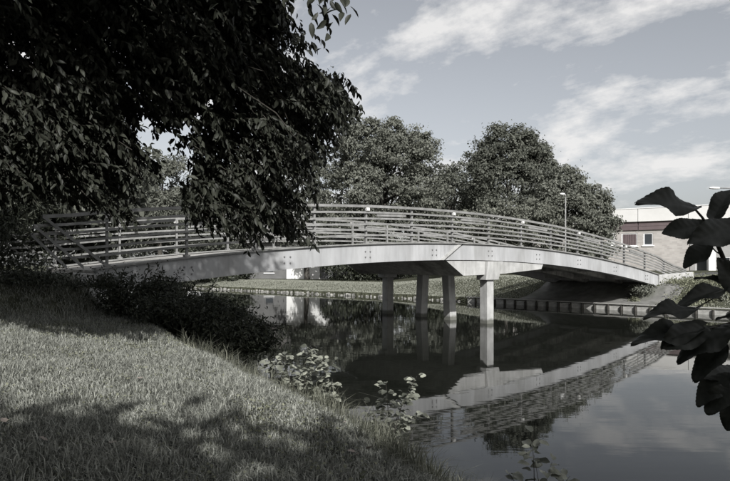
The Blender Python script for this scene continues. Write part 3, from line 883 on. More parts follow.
def make_tree(name, label, base, blobs, mat, n_clusters, per, spread, leaf, trunk_r, group, seed, shape='rhomb', trunk_top=None, limbs=9, keep=None, cat='tree', aspect=0.62):
    rng = np.random.default_rng(seed)
    t = empty(name, base, label, cat, group)
    pts, outd, cc = crown_points(rng, blobs, n_clusters, per, spread)
    ok = pts[:, 2] > base[2] + 0.05
    if keep is not None: ok &= keep(pts)
    pts, outd = pts[ok], outd[ok]
    n = len(pts)
    nor = unit(outd + 0.6 * rng.normal(size=(n, 3)))
    ax = np.cross(nor, rand_dirs(n, rng)); ax[:, 2] -= 0.25
    L_ = leaf * rng.uniform(0.6, 1.35, n)
    me = leaves_mesh('crown', pts, ax, nor, L_, L_ * aspect, shape)
    tag(mesh_obj('crown', me, mat, t), kind='stuff')
    big = max(blobs, key=lambda b: b[6])
    top = Vector((big[0], big[1], big[2] + big[5] * 0.5)) if trunk_top is None else Vector(trunk_top)
    b0 = Vector(base)
    bm = bmesh.new()
    mid = b0.lerp(top, 0.5) + Vector((rng.normal() * 0.15, rng.normal() * 0.15, 0)) * trunk_r * 4
    add_tube(bm, [b0 - Vector((0, 0, 0.25)), b0 + Vector((0, 0, 0.15)), b0.lerp(mid, 0.5), mid, top], [trunk_r * 1.5, trunk_r * 1.1, trunk_r * 0.9, trunk_r * 0.7, trunk_r * 0.2], 9)
    bm_obj('trunk', bm, M['bark'], t, True)
    for k in range(min(limbs, len(cc))):
        c = Vector(cc[int(rng.integers(len(cc)))])
        s = b0.lerp(top, rng.uniform(0.35, 0.8))
        m_ = s.lerp(c, 0.5) + Vector((0, 0, 0.12 * (c - s).length))
        bm = bmesh.new(); add_tube(bm, [s, m_, c], [trunk_r * 0.45, trunk_r * 0.28, trunk_r * 0.06], 6)
        bm_obj('limb', bm, M['bark'], t, True)
    return t

# ------------------------------------------------------------------ trees beyond the canal
def blob(x, y, d, rx_px, ry_px, depth=None, wt=1.0):
    p = at(x, y, d); s = d / F
    return (p.x, p.y, p.z, rx_px * s, depth or rx_px * s * 0.9, ry_px * s, wt)
def gbase(x, d):
    p = at(x, HY, d); return (p.x, p.y, gz(p.x, p.y))
G = 'trees beyond the canal'
make_tree('broadleaf_tree', 'large mid grey leafy tree above the railing left of the taller tree', gbase(385, 60),
          [blob(385, 190, 60, 58, 62, wt=3), blob(372, 150, 60, 36, 30, wt=1.0), blob(408, 155, 59, 30, 30, wt=1.0), blob(345, 195, 59, 42, 55, wt=1.6), blob(425, 195, 59, 26, 50, wt=1), blob(345, 232, 59, 40, 26, wt=.8), blob(398, 234, 58, 46, 24, wt=.9), blob(352, 136, 59, 11, 14, wt=.25), blob(392, 132, 60, 12, 14, wt=.3), blob(420, 148, 59, 12, 14, wt=.3), blob(372, 130, 60, 9, 12, wt=.2)],
          M['tree_a'], 680, 95, 0.30, 0.24, 0.32, G, 101)
make_tree('broadleaf_tree', 'dark tree filling in behind the mid grey leafy tree', gbase(368, 80),
          [blob(365, 205, 80, 52, 55, wt=2), blob(400, 215, 80, 40, 45, wt=1)], M['tree_b'], 230, 80, 0.46, 0.36, 0.3, G, 113)
make_tree('broadleaf_tree', 'dark rounded tree filling in behind the dip between the tall trees', gbase(450, 84),
          [blob(448, 212, 84, 44, 44, wt=2), blob(480, 225, 84, 30, 36, wt=1)], M['tree_b'], 200, 80, 0.46, 0.36, 0.3, G, 114)
make_tree('broadleaf_tree', 'lower dark tree in the dip between the two tall trees', gbase(452, 66),
          [blob(450, 236, 64, 40, 24, wt=1), blob(455, 205, 66, 34, 40, wt=2), blob(440, 220, 66, 30, 40, wt=1)], M['tree_b'], 200, 85, 0.38, 0.28, 0.25, G, 102)
make_tree('broadleaf_tree', 'tallest dark domed tree standing behind the middle of the bridge', gbase(512, 57),
          [blob(512, 190, 57, 46, 60, wt=3), blob(508, 152, 57, 30, 25, wt=1.1), blob(488, 180, 56, 22, 34, wt=.8), blob(538, 185, 56, 24, 40, wt=1), blob(498, 138, 57, 10, 12, wt=.25), blob(522, 136, 57, 11, 12, wt=.3), blob(540, 156, 57, 10, 13, wt=.25), blob(479, 162, 57, 9, 12, wt=.2)],
          M['tree_b'], 520, 95, 0.30, 0.23, 0.30, G, 103)
make_tree('broadleaf_tree', 'bushy paler tree with uneven top beside the slender street lamp', gbase(568, 52),
          [blob(566, 215, 52, 38, 34, wt=2), blob(567, 182, 52, 13, 17, wt=.5), blob(592, 208, 52, 22, 22, wt=.9), blob(548, 205, 51, 24, 34, wt=1), blob(604, 228, 51, 16, 14, wt=.5)],
          M['tree_a'], 400, 90, 0.25, 0.21, 0.2, G, 104)
make_tree('broadleaf_tree', 'pale green low tree directly behind the railing in front of the tall dome', gbase(505, 48),
          [blob(508, 225, 48, 42, 22, wt=2), blob(470, 232, 48, 34, 20, wt=1), blob(535, 222, 47, 24, 24, wt=.8)], M['tree_c'], 200, 70, 0.26, 0.22, 0.14, G, 105)
make_tree('feathery_tree', 'feathery sunlit tree showing through the gap in the dark foliage at left', gbase(160, 68),
          [blob(163, 197, 68, 40, 45, wt=2), blob(125, 215, 69, 45, 45, wt=1.2)], M['tree_a'], 260, 75, 0.42, 0.50, 0.3, G, 106, aspect=0.28)
make_tree('broadleaf_tree', 'leafy tree half hidden behind the drooping cherry branches', gbase(268, 76),
          [blob(272, 200, 76, 50, 60, wt=2), blob(300, 225, 76, 40, 45, wt=1)], M['tree_a'], 150, 70, 0.45, 0.34, 0.25, G, 107)
make_tree('broadleaf_tree', 'leafy tree behind the left railing under the dark canopy', gbase(215, 66),
          [blob(215, 215, 66, 46, 48, wt=2)], M['tree_b'], 110, 70, 0.42, 0.34, 0.22, G, 108)
make_tree('broadleaf_tree', 'dark tree behind the far left end of the bridge', gbase(60, 22),
          [blob(60, 190, 22, 85, 75, wt=2)], M['tree_b'], 120, 80, 0.42, 0.3, 0.22, G, 109)
make_tree('broadleaf_tree', 'tree at the left closing the view behind the shaded railing', gbase(110, 80),
          [blob(110, 225, 80, 60, 45, wt=2)], M['tree_b'], 160, 70, 0.5, 0.45, 0.25, G, 110)
make_tree('broadleaf_tree', 'tree closing the view behind the railing below the feathery tree', gbase(185, 84),
          [blob(185, 232, 84, 50, 36, wt=2)], M['tree_b'], 160, 70, 0.5, 0.45, 0.25, G, 111)
make_tree('broadleaf_tree', 'low tree closing the view behind the drooping cherry branches', gbase(245, 82),
          [blob(245, 236, 82, 50, 34, wt=2)], M['tree_b'], 160, 70, 0.5, 0.45, 0.25, G, 112)
# shrubs along the top of the far bank
SG = 'shrubs along the far bank'
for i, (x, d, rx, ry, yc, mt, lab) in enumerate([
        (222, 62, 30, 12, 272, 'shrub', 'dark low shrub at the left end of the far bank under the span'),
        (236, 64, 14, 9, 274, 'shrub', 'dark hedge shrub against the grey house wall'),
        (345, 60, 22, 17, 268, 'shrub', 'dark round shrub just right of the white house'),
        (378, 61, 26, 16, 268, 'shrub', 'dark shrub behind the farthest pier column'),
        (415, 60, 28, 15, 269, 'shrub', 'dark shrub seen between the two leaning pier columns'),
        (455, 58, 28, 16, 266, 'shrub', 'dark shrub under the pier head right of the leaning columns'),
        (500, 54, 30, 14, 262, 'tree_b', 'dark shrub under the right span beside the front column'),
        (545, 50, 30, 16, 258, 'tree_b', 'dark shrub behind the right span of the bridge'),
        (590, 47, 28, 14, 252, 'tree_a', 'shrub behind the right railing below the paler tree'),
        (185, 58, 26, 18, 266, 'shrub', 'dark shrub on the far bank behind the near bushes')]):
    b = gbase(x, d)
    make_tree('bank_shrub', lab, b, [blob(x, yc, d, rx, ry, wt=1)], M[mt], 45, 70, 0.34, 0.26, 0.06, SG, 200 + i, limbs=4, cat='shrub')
# leaning trunk in front of the white house, its crown in the trees above the span
tb = gbase(307, 65.2)
make_tree('slim_tree', 'slim dark trunk standing in front of the white house wall', tb, [blob(305, 222, 65.2, 24, 24, wt=1)], M['tree_b'], 50, 60, 0.4, 0.34, 0.30, G, 230, trunk_top=at(309, 220, 65.2), limbs=4)

# ------------------------------------------------------------------ dark growth on our bank at left
LG = 'dark trees at the left edge'
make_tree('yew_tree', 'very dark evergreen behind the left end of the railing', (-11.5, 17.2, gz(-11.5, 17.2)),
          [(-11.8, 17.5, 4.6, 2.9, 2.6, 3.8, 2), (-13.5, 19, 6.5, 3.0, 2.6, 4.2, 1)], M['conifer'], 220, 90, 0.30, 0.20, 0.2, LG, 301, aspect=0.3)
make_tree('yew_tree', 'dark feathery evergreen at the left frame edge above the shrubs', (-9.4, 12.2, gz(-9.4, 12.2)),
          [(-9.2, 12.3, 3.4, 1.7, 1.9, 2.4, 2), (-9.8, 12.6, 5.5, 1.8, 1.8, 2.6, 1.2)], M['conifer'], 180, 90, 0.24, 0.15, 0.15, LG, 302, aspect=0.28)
BG = 'dark shrubs along the near bank'
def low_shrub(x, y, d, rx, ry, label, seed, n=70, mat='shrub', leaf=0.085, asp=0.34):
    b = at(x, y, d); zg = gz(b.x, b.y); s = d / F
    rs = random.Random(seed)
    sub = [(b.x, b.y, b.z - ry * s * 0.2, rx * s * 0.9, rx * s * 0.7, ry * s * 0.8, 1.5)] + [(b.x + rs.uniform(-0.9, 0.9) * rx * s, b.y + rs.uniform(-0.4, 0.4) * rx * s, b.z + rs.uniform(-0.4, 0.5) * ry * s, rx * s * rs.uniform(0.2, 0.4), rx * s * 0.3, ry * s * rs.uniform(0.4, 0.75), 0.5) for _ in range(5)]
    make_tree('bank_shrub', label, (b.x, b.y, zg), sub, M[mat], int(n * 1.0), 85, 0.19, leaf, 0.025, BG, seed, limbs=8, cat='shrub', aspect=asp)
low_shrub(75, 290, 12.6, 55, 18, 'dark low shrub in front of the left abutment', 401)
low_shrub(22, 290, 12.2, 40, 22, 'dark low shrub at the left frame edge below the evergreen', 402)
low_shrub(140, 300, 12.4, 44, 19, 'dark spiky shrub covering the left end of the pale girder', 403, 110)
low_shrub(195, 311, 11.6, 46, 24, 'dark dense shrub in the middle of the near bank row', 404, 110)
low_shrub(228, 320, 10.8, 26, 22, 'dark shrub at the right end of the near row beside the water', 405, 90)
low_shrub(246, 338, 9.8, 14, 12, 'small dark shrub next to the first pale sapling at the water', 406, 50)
# spiky shoots that stick out of the shrub against the girder
shoot = empty('spiky_shoots', at(150, 300, 12.0), 'narrow leaved shoots sticking up in front of the pale girder', 'shoots')
rng = np.random.default_rng(77)
sb, sa, sn, sl = [], [], [], []
for (x0_, y0_, x1_, y1_) in ((118, 296, 124, 270), (140, 296, 150, 266), (150, 296, 163, 270), (165, 298, 180, 271), (128, 296, 134, 275), (158, 296, 158, 262), (205, 300, 214, 284), (188, 300, 196, 282), (110, 298, 104, 272)):
    a, b = at(x0_, y0_, 12.0), at(x1_, y1_, 11.9 + rng.uniform(-.2, .2))
    bm = bmesh.new(); add_tube(bm, [a, a.lerp(b, .5) + Vector((0, 0, .03)), b], [0.008, 0.006, 0.003], 5)
    bm_obj('stem', bm, M['twig'], shoot)
    for q in range(26):
        t = rng.uniform(0.05, 1.0); p = a.lerp(b, t)
        sb.append(p); sa.append((b - a).normalized() * 0.7 + Vector(rng.normal(size=3)) * 0.55); sn.append(rng.normal(size=3)); sl.append(rng.uniform(0.08, 0.14))
sl = np.array(sl)
me = leaves_mesh('foliage', np.array(sb), unit(np.array(sa)), unit(np.array(sn)), sl, sl * 0.2, 'rhomb')
tag(mesh_obj('foliage', me, M['shrub'], shoot), kind='stuff')

# ------------------------------------------------------------------ the big cherry overhead at left
def in_poly(px, py, poly):
    inside = np.zeros(px.shape, bool); j = len(poly) - 1
    for i in range(len(poly)):
        xi, yi = poly[i]; xj, yj = poly[j]
        c = ((yi > py) != (yj > py)) & (px < (xj - xi) * (py - yi) / ((yj - yi) + 1e-12) + xi)
        inside ^= c; j = i
    return inside
# outline of the foliage as seen in the photo; the leaves behind it fill two to three metres of depth
CH_OUT = [(-60, -60), (345, -60), (300, -20), (293, 0), (290, 14), (297, 22), (312, 30), (326, 50), (310, 52), (294, 58), (296, 64), (308, 68), (328, 78), (346, 81), (366, 87), (362, 98), (350, 100), (374, 118), (372, 128), (349, 136), (352, 152), (328, 168), (321, 178), (323, 210), (308, 214), (306, 228), (320, 242), (327, 256), (318, 255), (305, 251), (296, 245), (279, 241), (264, 244), (258, 258), (249, 256), (246, 246), (224, 238), (200, 241), (195, 230), (184, 220), (183, 200), (192, 178), (196, 160), (188, 140), (178, 152), (160, 150), (140, 125), (136, 140), (150, 160), (165, 182), (140, 178), (136, 200), (143, 228), (118, 230), (105, 215), (60, 205), (0, 210), (-60, 205)]
# small windows of sky between the boughs
holes_ = [(166, 141, 12), (184, 132, 8), (148, 126, 7), (197, 118, 5), (210, 104, 6), (146, 138, 6), (238, 60, 3), (262, 92, 3), (285, 120, 3), (232, 130, 3), (150, 90, 4), (104, 26, 3), (80, 8, 3), (215, 30, 3)]
cherry_base = Vector((-7.6, 6.0, gz(-7.6, 6.0)))
cherry = empty('cherry_tree', cherry_base, 'big cherry tree with dark drooping leaves filling the upper left', 'tree')
bm = bmesh.new()
tt_ = [cherry_base + Vector(v) for v in ((0, 0, -0.3), (0.0, 0, 0.2), (0.1, 0.05, 1.8), (0.3, 0, 3.4), (0.6, -0.2, 5.2), (0.9, -0.4, 7.5), (1.2, -0.6, 9.6))]
add_tube(bm, tt_, [0.36, 0.27, 0.23, 0.21, 0.16, 0.10, 0.04], 12)
bm_obj('trunk', bm, M['bark'], cherry, True)
rng = np.random.default_rng(55)
limb_paths = []
for (s_i, tgt) in ((3, at(225, 70, 7.4)), (3, at(268, 118, 7.6)), (4, at(220, 20, 6.8)), (3, at(100, 90, 7.8)), (4, at(60, 40, 7.0)), (4, Vector((-1.0, 2.5, 9.0))), (5, Vector((-3.5, 1.0, 10.5))), (5, Vector((-7, 2, 9.8))), (4, Vector((-10, 7, 8.5))), (5, Vector((-5, 8, 10)))):
    s = tt_[s_i]
    arc = 0.06 if tgt.z < 6.5 else 0.15
    m1 = s.lerp(tgt, 0.35) + Vector((0, 0, arc * (tgt - s).length)); m2 = s.lerp(tgt, 0.72) + Vector((0, 0, arc * 0.9 * (tgt - s).length))
    bm = bmesh.new(); add_tube(bm, [s, m1, m2, tgt], [0.08, 0.045, 0.022, 0.008], 8)
    bm_obj('limb', bm, M['bark'], cherry, True)
    limb_paths.append((s, m1, m2, tgt))
# drooping twigs that the photo shows
cand = 9000
tx = rng.uniform(-40, 370, cand); ty = rng.uniform(-50, 256, cand)
ok = in_poly(tx, ty, CH_OUT)
tx, ty = tx[ok], ty[ok]
left = (tx < 150) | (ty < 25)
fill = np.flatnonzero(left)[:760]                       # the closed mass at the left and top
cen = rng.permutation(len(tx))[:240]                    # bunches of twigs with gaps between them
ccx = np.concatenate([tx[cen], [336, 346, 322, 296, 286, 305, 248, 258, 218, 312, 306, 328, 288, 204, 196, 296, 280, 312]])
ccy = np.concatenate([ty[cen], [88, 118, 84, 44, 30, 240, 246, 235, 234, 160, 205, 122, 236, 216, 204, 225, 150, 100]])
ccd = rng.uniform(6.3, 8.5, len(ccx))
ccp = np.stack([(ccx - CX) / F * ccd, ccd, CAMZ + (HY - ccy) * ccd / F], -1)
ncl = 15
own_ = np.repeat(np.arange(len(ccp)), ncl)
tp_ = ccp[own_] + rng.normal(size=(len(own_), 3)) * np.array([0.15, 0.2, 0.17])
td = rng.uniform(6.6, 8.6, len(fill))
px_t = CX + tp_[:, 0] / tp_[:, 1] * F; py_t = HY - (tp_[:, 2] - CAMZ) / tp_[:, 1] * F
tp_ = tp_[in_poly(px_t, py_t, CH_OUT)]
tips = np.concatenate([tp_, np.stack([(tx[fill] - CX) / F * td, td, CAMZ + (HY - ty[fill]) * td / F], -1)])
b_, a_, n_, l_ = [], [], [], []
tw_bm = bmesh.new()
def add_twig(tip, back, nleaf, lmin, lmax, spread=0.05):
    start = tip + back
    mid = (start + tip) / 2 + np.array([0, 0, 0.22 * np.linalg.norm(back)])
    ts = np.linspace(0.02, 1.0, nleaf)
    P = ((1 - ts) ** 2)[:, None] * start + (2 * ts * (1 - ts))[:, None] * mid + (ts ** 2)[:, None] * tip
    T_ = 2 * (1 - ts)[:, None] * (mid - start) + 2 * ts[:, None] * (tip - mid); T_ = unit(T_)
    sd = unit(np.cross(T_, np.array([0, 0, 1.0]))) * np.where(np.arange(nleaf) % 2, 1, -1)[:, None]
    ax = T_ * 0.45 + sd * 0.65 + np.array([0, 0, -0.68]) + rng.normal(size=(nleaf, 3)) * 0.42
    b_.append(P); a_.append(ax); n_.append(rng.normal(size=(nleaf, 3)) * 0.55 + sd * 0.5 + np.array([0.1, -0.2, 0.65])); l_.append(rng.uniform(lmin, lmax, nleaf))
    return start, mid
for i in range(len(tips)):
    L0 = rng.uniform(0.3, 0.75)
    bk = np.array([-rng.uniform(0.2, 0.75), rng.uniform(-0.45, 0.45), rng.uniform(0.15, 0.9)]); bk = bk / np.linalg.norm(bk) * L0
    s_, m_ = add_twig(tips[i], bk, int(11 + L0 * 26), 0.050, 0.118)
    mm_ = m_ * 0.5 + (s_ + tips[i]) * 0.25
    pm = np.stack([s_ + (mm_ - s_) * q_ for q_ in (0, .25, .5, .75, 1)] + [mm_ + (tips[i] - mm_) * q_ for q_ in (.25, .5, .75)])
    ux = CX + pm[:, 0] / pm[:, 1] * F; uy = HY - (pm[:, 2] - CAMZ) / pm[:, 1] * F
    if in_poly(ux, uy, CH_OUT).all() and not any(((ux - hx) ** 2 + (uy - hy) ** 2 < (hr + 4) ** 2).any() for hx, hy, hr in holes_[:6]):
        add_tube(tw_bm, [s_, m_ * 0.5 + (s_ + tips[i]) * 0.25, tips[i]], [0.0055, 0.004, 0.002], 3, False)
for c_ in ccp:
    bk = np.array([-rng.uniform(0.6, 1.1), rng.uniform(-0.4, 0.4), rng.uniform(0.4, 1.0)])
    mm_ = c_ + bk * 0.5 + np.array([0, 0, 0.12])
    pm = np.stack([c_ + bk + (mm_ - c_ - bk) * q_ for q_ in (0, .25, .5, .75, 1)] + [mm_ + (c_ - mm_) * q_ for q_ in (.25, .5, .75)])
    ux = CX + pm[:, 0] / pm[:, 1] * F; uy = HY - (pm[:, 2] - CAMZ) / pm[:, 1] * F
    if in_poly(ux, uy, CH_OUT).all() and not any(((ux - hx) ** 2 + (uy - hy) ** 2 < (hr + 3) ** 2).any() for hx, hy, hr in holes_[:6]):
        add_tube(tw_bm, [c_ + bk, mm_, c_], [0.003, 0.007, 0.003], 5, False)
# a few nearer hanging sprays at the top of the view
for (x, y, d) in ((311, 22, 4.6), (329, 34, 4.6), (326, 20, 4.6), (343, 12, 4.7), (351, 14, 4.7), (318, 12, 4.6), (336, 10, 4.5), (289, 12, 4.4), (333, 22, 4.7)):
    tip = np.array(at(x, y, d)); add_twig(tip, np.array([-0.08, 0.05, 0.42]), 10, 0.085, 0.125)
for (x, y, d) in ((22, 2, 3.2), (30, 6, 3.2), (12, -4, 3.2)):
    tip = np.array(at(x, y, d)); add_twig(tip, np.array([-0.05, 0.05, 0.25]), 5, 0.07, 0.10)
tag(bm_obj('twigs', tw_bm, M['twig'], cherry), kind='stuff')
base_ = np.concatenate(b_); axis_ = unit(np.concatenate(a_)); nor_ = unit(np.concatenate(n_)); len_ = np.concatenate(l_)
qx = CX + base_[:, 0] / base_[:, 1] * F; qy = HY - (base_[:, 2] - CAMZ) / base_[:, 1] * F
kp = (in_poly(qx + rng.normal(size=len(qx)) * 3.5, qy + 5 + rng.normal(size=len(qx)) * 3.5, CH_OUT)) | (base_[:, 1] < 5.5)
for hx, hy, hr in holes_: kp &= (qx - hx) ** 2 + (qy + 4 - hy) ** 2 > hr * hr * rng.uniform(0.3, 1.5, len(qx))
kp &= ~((qx > 185) & (qy > 120) & (rng.uniform(size=len(qx)) < 0.22))
base_, axis_, nor_, len_ = base_[kp], axis_[kp], nor_[kp], len_[kp]
# nearest leaves in view become leaves of their own
sx = CX + base_[:, 0] / base_[:, 1] * F; sy = HY - (base_[:, 2] - CAMZ) / base_[:, 1] * F
vis = (sx > 5) & (sx < 400) & (sy > 2) & (sy < 260)
score = np.where(vis, len_ / base_[:, 1] + 0.004 * (sx > 180), -1)
order = np.argsort(-score)
own, rest = order[:300], order[300:]
lw = 0.42
one = leaves_mesh('leaf', np.zeros((1, 3)), np.array([[0, 1.0, 0]]), np.array([[0, 0, 1.0]]), np.array([1.0]), np.array([lw]), 'leaf', 0.22, 0.12)
one.materials.append(M['cherry'])
invc = Matrix.Translation(-cherry.location)
for i in own:
    ax = Vector(axis_[i]); no = Vector(nor_[i]); sd = ax.cross(no).normalized(); no = sd.cross(ax)
    o = bpy.data.objects.new('leaf', one); link(o, cherry); o.matrix_parent_inverse = invc
    Mx = Matrix((sd, ax, no)).transposed().to_4x4()
    o.matrix_basis = Matrix.Translation(Vector(base_[i])) @ Mx @ Matrix.Scale(float(len_[i]), 4)
me = leaves_mesh('foliage', base_[rest], axis_[rest], nor_[rest], len_[rest], len_[rest] * lw, 'leaf', 0.22, 0.12)
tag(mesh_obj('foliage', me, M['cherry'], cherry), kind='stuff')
# the rest of the crown, above and behind what the frame shows
NUP = 60000
q = rng.uniform(0, 1, (NUP * 3, 3))
P = np.stack([-13.5 + 14.8 * q[:, 0], -3.0 + 12.0 * q[:, 1], np.zeros(len(q))], -1)
low = np.maximum(6.65 + (3 - P[:, 1]) * 0.735, 3.0) + 0.25 * np.sin(P[:, 0] * 1.3) + 0.2 * np.sin(P[:, 1] * 2.1 + P[:, 0])
P[:, 2] = low + 6.4 * q[:, 2] ** 1.1
cl = np.sin(P[:, 0] * 2.2 + 1.3) + np.sin(P[:, 1] * 2.6) + np.sin(P[:, 2] * 2.9 + P[:, 0])
rr = ((P[:, 0] + 6.8) / 7.2) ** 2 + ((P[:, 1] - 3.3) / 6.2) ** 2
sxx = CX + P[:, 0] / np.maximum(P[:, 1], 0.05) * F; syy = HY - (P[:, 2] - CAMZ) / np.maximum(P[:, 1], 0.05) * F
infr = (P[:, 1] > 0.3) & (syy > -40) & (sxx > -60)
for hx, hy, hr in holes_[:7]: infr_hole = infr & ((sxx - hx) ** 2 + (syy - hy) ** 2 < hr * hr * 1.3); P[infr_hole, 2] = 99
okk = (P[:, 2] < 50) & (cl > -1.2) & (rr < 1 + 0.1 * cl) & (~infr | in_poly(sxx, syy, CH_OUT))
infr = infr[okk][:NUP]; P = P[okk][:NUP]
n = len(P); L_ = rng.uniform(0.15, 0.26, n) * np.where(infr, 0.5, 1.0)
ax = rng.normal(size=(n, 3)); ax[:, 2] -= 0.8
me = leaves_mesh('crown', P, unit(ax), unit(rng.normal(size=(n, 3)) + np.array([0, 0, 0.9])), L_, L_ * 0.5, 'rhomb')
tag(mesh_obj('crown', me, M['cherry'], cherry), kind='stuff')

# trees behind the viewpoint whose shade falls over the near grass and leaves
make_tree('shade_tree', 'leafy tree behind the viewpoint shading the near grass', (-3.6, -9.5, gz(-3.6, -9.5)),
          [(-3.6, -8.6, 5.5, 4.0, 2.6, 3.5, 2), (-0.4, -8.0, 7.2, 2.0, 2.2, 2.9, 1)], M['tree_b'], 260, 80, 0.34, 0.30, 0.22, None, 501)
make_tree('shade_tree', 'leafy tree behind the viewpoint shading the bank plants', (2.8, -9.0, gz(2.8, -9.0)),
          [(2.4, -8.2, 6.0, 2.9, 2.4, 3.4, 2), (0.6, -8.0, 7.4, 2.0, 2.0, 2.8, 1)], M['tree_b'], 220, 80, 0.34, 0.30, 0.2, None, 502)

make_tree('shade_tree', 'tall unseen tree added behind the viewpoint on the left to block sky light', (-11, -6.5, gz(-11, -6.5)),
          [(-11, -6, 8.5, 4.8, 4.5, 5.5, 2)], M['tree_b'], 200, 70, 0.5, 0.5, 0.3, None, 503)  # unseen, added to cut the rear-left sky light on the cherry
make_tree('shade_tree', 'unseen bushy tree added close behind the viewpoint to dim the left foliage', (-7.4, -2.0, gz(-7.4, -2.0)),
          [(-7.4, -1.6, 4.0, 3.0, 2.2, 3.8, 2)], M['tree_b'], 220, 70, 0.36, 0.34, 0.16, None, 505)  # added out of view to screen the cherry's left side from sky light
make_tree('shade_tree', 'tall unseen tree added behind the viewpoint beside the canal to darken the right leaves', (7.2, -12, gz(7.2, -12)),
          [(7.0, -11, 7.5, 4.0, 4.0, 5.0, 2)], M['tree_b'], 180, 70, 0.5, 0.5, 0.3, None, 504)  # added out of view so the near alder leaves stay dark

# ------------------------------------------------------------------ grass
def blades(name, px, py, length, width, mat, label, rng, lean=0.45, lift=0.0, zfun=ground_z):
    n = len(px)
    pz = zfun(px, py) + lift
    base = np.stack([px, py, pz], -1)
    az = rng.uniform(0, 2 * math.pi, n)
    dirh = np.stack([np.cos(az), np.sin(az), np.zeros(n)], -1)
    az2 = rng.uniform(0, 2 * math.pi, n)
    sd = np.stack([np.cos(az2), np.sin(az2), np.zeros(n)], -1) * (width / 2)[:, None]
    ln = np.abs(rng.normal(0, lean, n)) + 0.08
    up = np.array([0, 0, 1.0])
    mid = base + (up * 0.58 + dirh * (0.25 * ln)[:, None]) * length[:, None]
    tip = base + (up * (0.95 - 0.30 * ln)[:, None] + dirh * (0.9 * ln)[:, None]) * length[:, None]
    Vv = np.stack([base - sd, base + sd, mid + sd * 0.75, mid - sd * 0.75, tip], 1).reshape(-1, 3)
    i = np.arange(n)[:, None] * 5
    tri = np.concatenate([i + np.array([[0, 1, 2]]), i + np.array([[0, 2, 3]]), i + np.array([[3, 2, 4]])], 1).reshape(-1, 3)
    me = np_mesh(name, Vv, tri, 3)
    return tag(mesh_obj(name, me, mat), label, 'grass', kind='stuff')
rng = np.random.default_rng(91)
def scatter_near(n, d0, d1, xl=-30, xr=470):
    d = np.sqrt(rng.uniform(d0 * d0, d1 * d1, n)); xp = rng.uniform(xl, xr, n)
    return (xp - CX) / F * d, d
gx1, gy1 = scatter_near(170000, 2.9, 8.5); gx2, gy2 = scatter_near(90000, 8.5, 15.5, -40, 330)
gxa, gya = np.concatenate([gx1, gx2]), np.concatenate([gy1, gy2])
dn = polydist(gxa, gya, NEAR) * side(gxa, gya, NEAR)
worn = np.sin(gxa * 3.7 + 2 * np.sin(gya * 2.3)) * np.sin(gya * 4.1 + 1.7 * np.sin(gxa * 3.1)) + 0.5 * np.sin(gxa * 9 + gya * 7)
ok = (dn > 0.02) & ((worn < 0.75) | (rng.uniform(size=len(gxa)) < 0.35))
gxa, gya, dn = gxa[ok], gya[ok], dn[ok]
patch = 0.5 + 0.5 * np.sin(gxa * 2.1 + 1.5 * np.sin(gya * 1.3)) * np.sin(gya * 1.7 + 0.8 + np.sin(gxa * 2.7))
ln_ = rng.uniform(0.04, 0.12, len(gxa)) * (0.6 + 0.8 * patch) * np.where(dn < 1.0, 1.35, 1.0)
blades('lawn_grass', gxa, gya, ln_, rng.uniform(0.004, 0.010, len(gxa)), M['grass'], 'short mown grass covering the near bank', rng, 0.85)
# clover and small broad-leaved weeds in the lawn
cvx, cvy = [], []
for k in range(420):
    d = math.sqrt(rng.uniform(3.2 ** 2, 11 ** 2)); x = rng.uniform(-20, 380); cx_, cy_ = (x - CX) / F * d, d
    m_ = int(rng.integers(8, 40)); r_ = rng.uniform(0.04, 0.16)
    cvx.append(cx_ + rng.normal(0, r_, m_)); cvy.append(cy_ + rng.normal(0, r_, m_))
cvx, cvy = np.concatenate(cvx), np.concatenate(cvy)
ok = polydist(cvx, cvy, NEAR) * side(cvx, cvy, NEAR) > 0.35
cvx, cvy = cvx[ok], cvy[ok]; n = len(cvx)
cp = np.stack([cvx, cvy, ground_z(cvx, cvy) + rng.uniform(0.03, 0.075, n)], -1)
ax = rng.normal(size=(n, 3)); ax[:, 2] *= 0.35
L_ = rng.uniform(0.014, 0.034, n)
me = leaves_mesh('lawn_clover', cp, unit(ax), unit(rng.normal(size=(n, 3)) * 0.4 + np.array([0, -0.2, 1.0])), L_, L_ * 0.75, 'rhomb')
tag(mesh_obj('lawn_clover', me, M['weed']), 'clover and small broad leaved weeds scattered through the near lawn', 'clover', kind='stuff')
# longer tufts at the water's edge
tx_, ty_, tl_ = [], [], []
for k in range(260):
    j = rng.uniform(0, 1)
    d = rng.uniform(4.2, 9.8); 
    sxn = np.interp(d, [3.6, 6.0, 7.8, 9.9], [1.95, 0.75, -0.45, -1.75])
    cx_, cy_ = sxn - rng.uniform(0.0, 1.3), d
    m_ = int(rng.integers(25, 60)); r_ = rng.uniform(0.04, 0.13)
    tx_.append(cx_ + rng.normal(0, r_, m_)); ty_.append(cy_ + rng.normal(0, r_, m_)); tl_.append(rng.uniform(0.16, 0.42, m_) * rng.uniform(0.7, 1.2))
tx_, ty_, tl_ = map(np.concatenate, (tx_, ty_, tl_))
blades('bank_tufts', tx_, ty_, tl_, rng.uniform(0.004, 0.008, len(tx_)), M['tuft'], 'long arching grass tufts along the near water edge', rng, 0.75, zfun=lambda a, b: np.maximum(ground_z(a, b), -0.02))
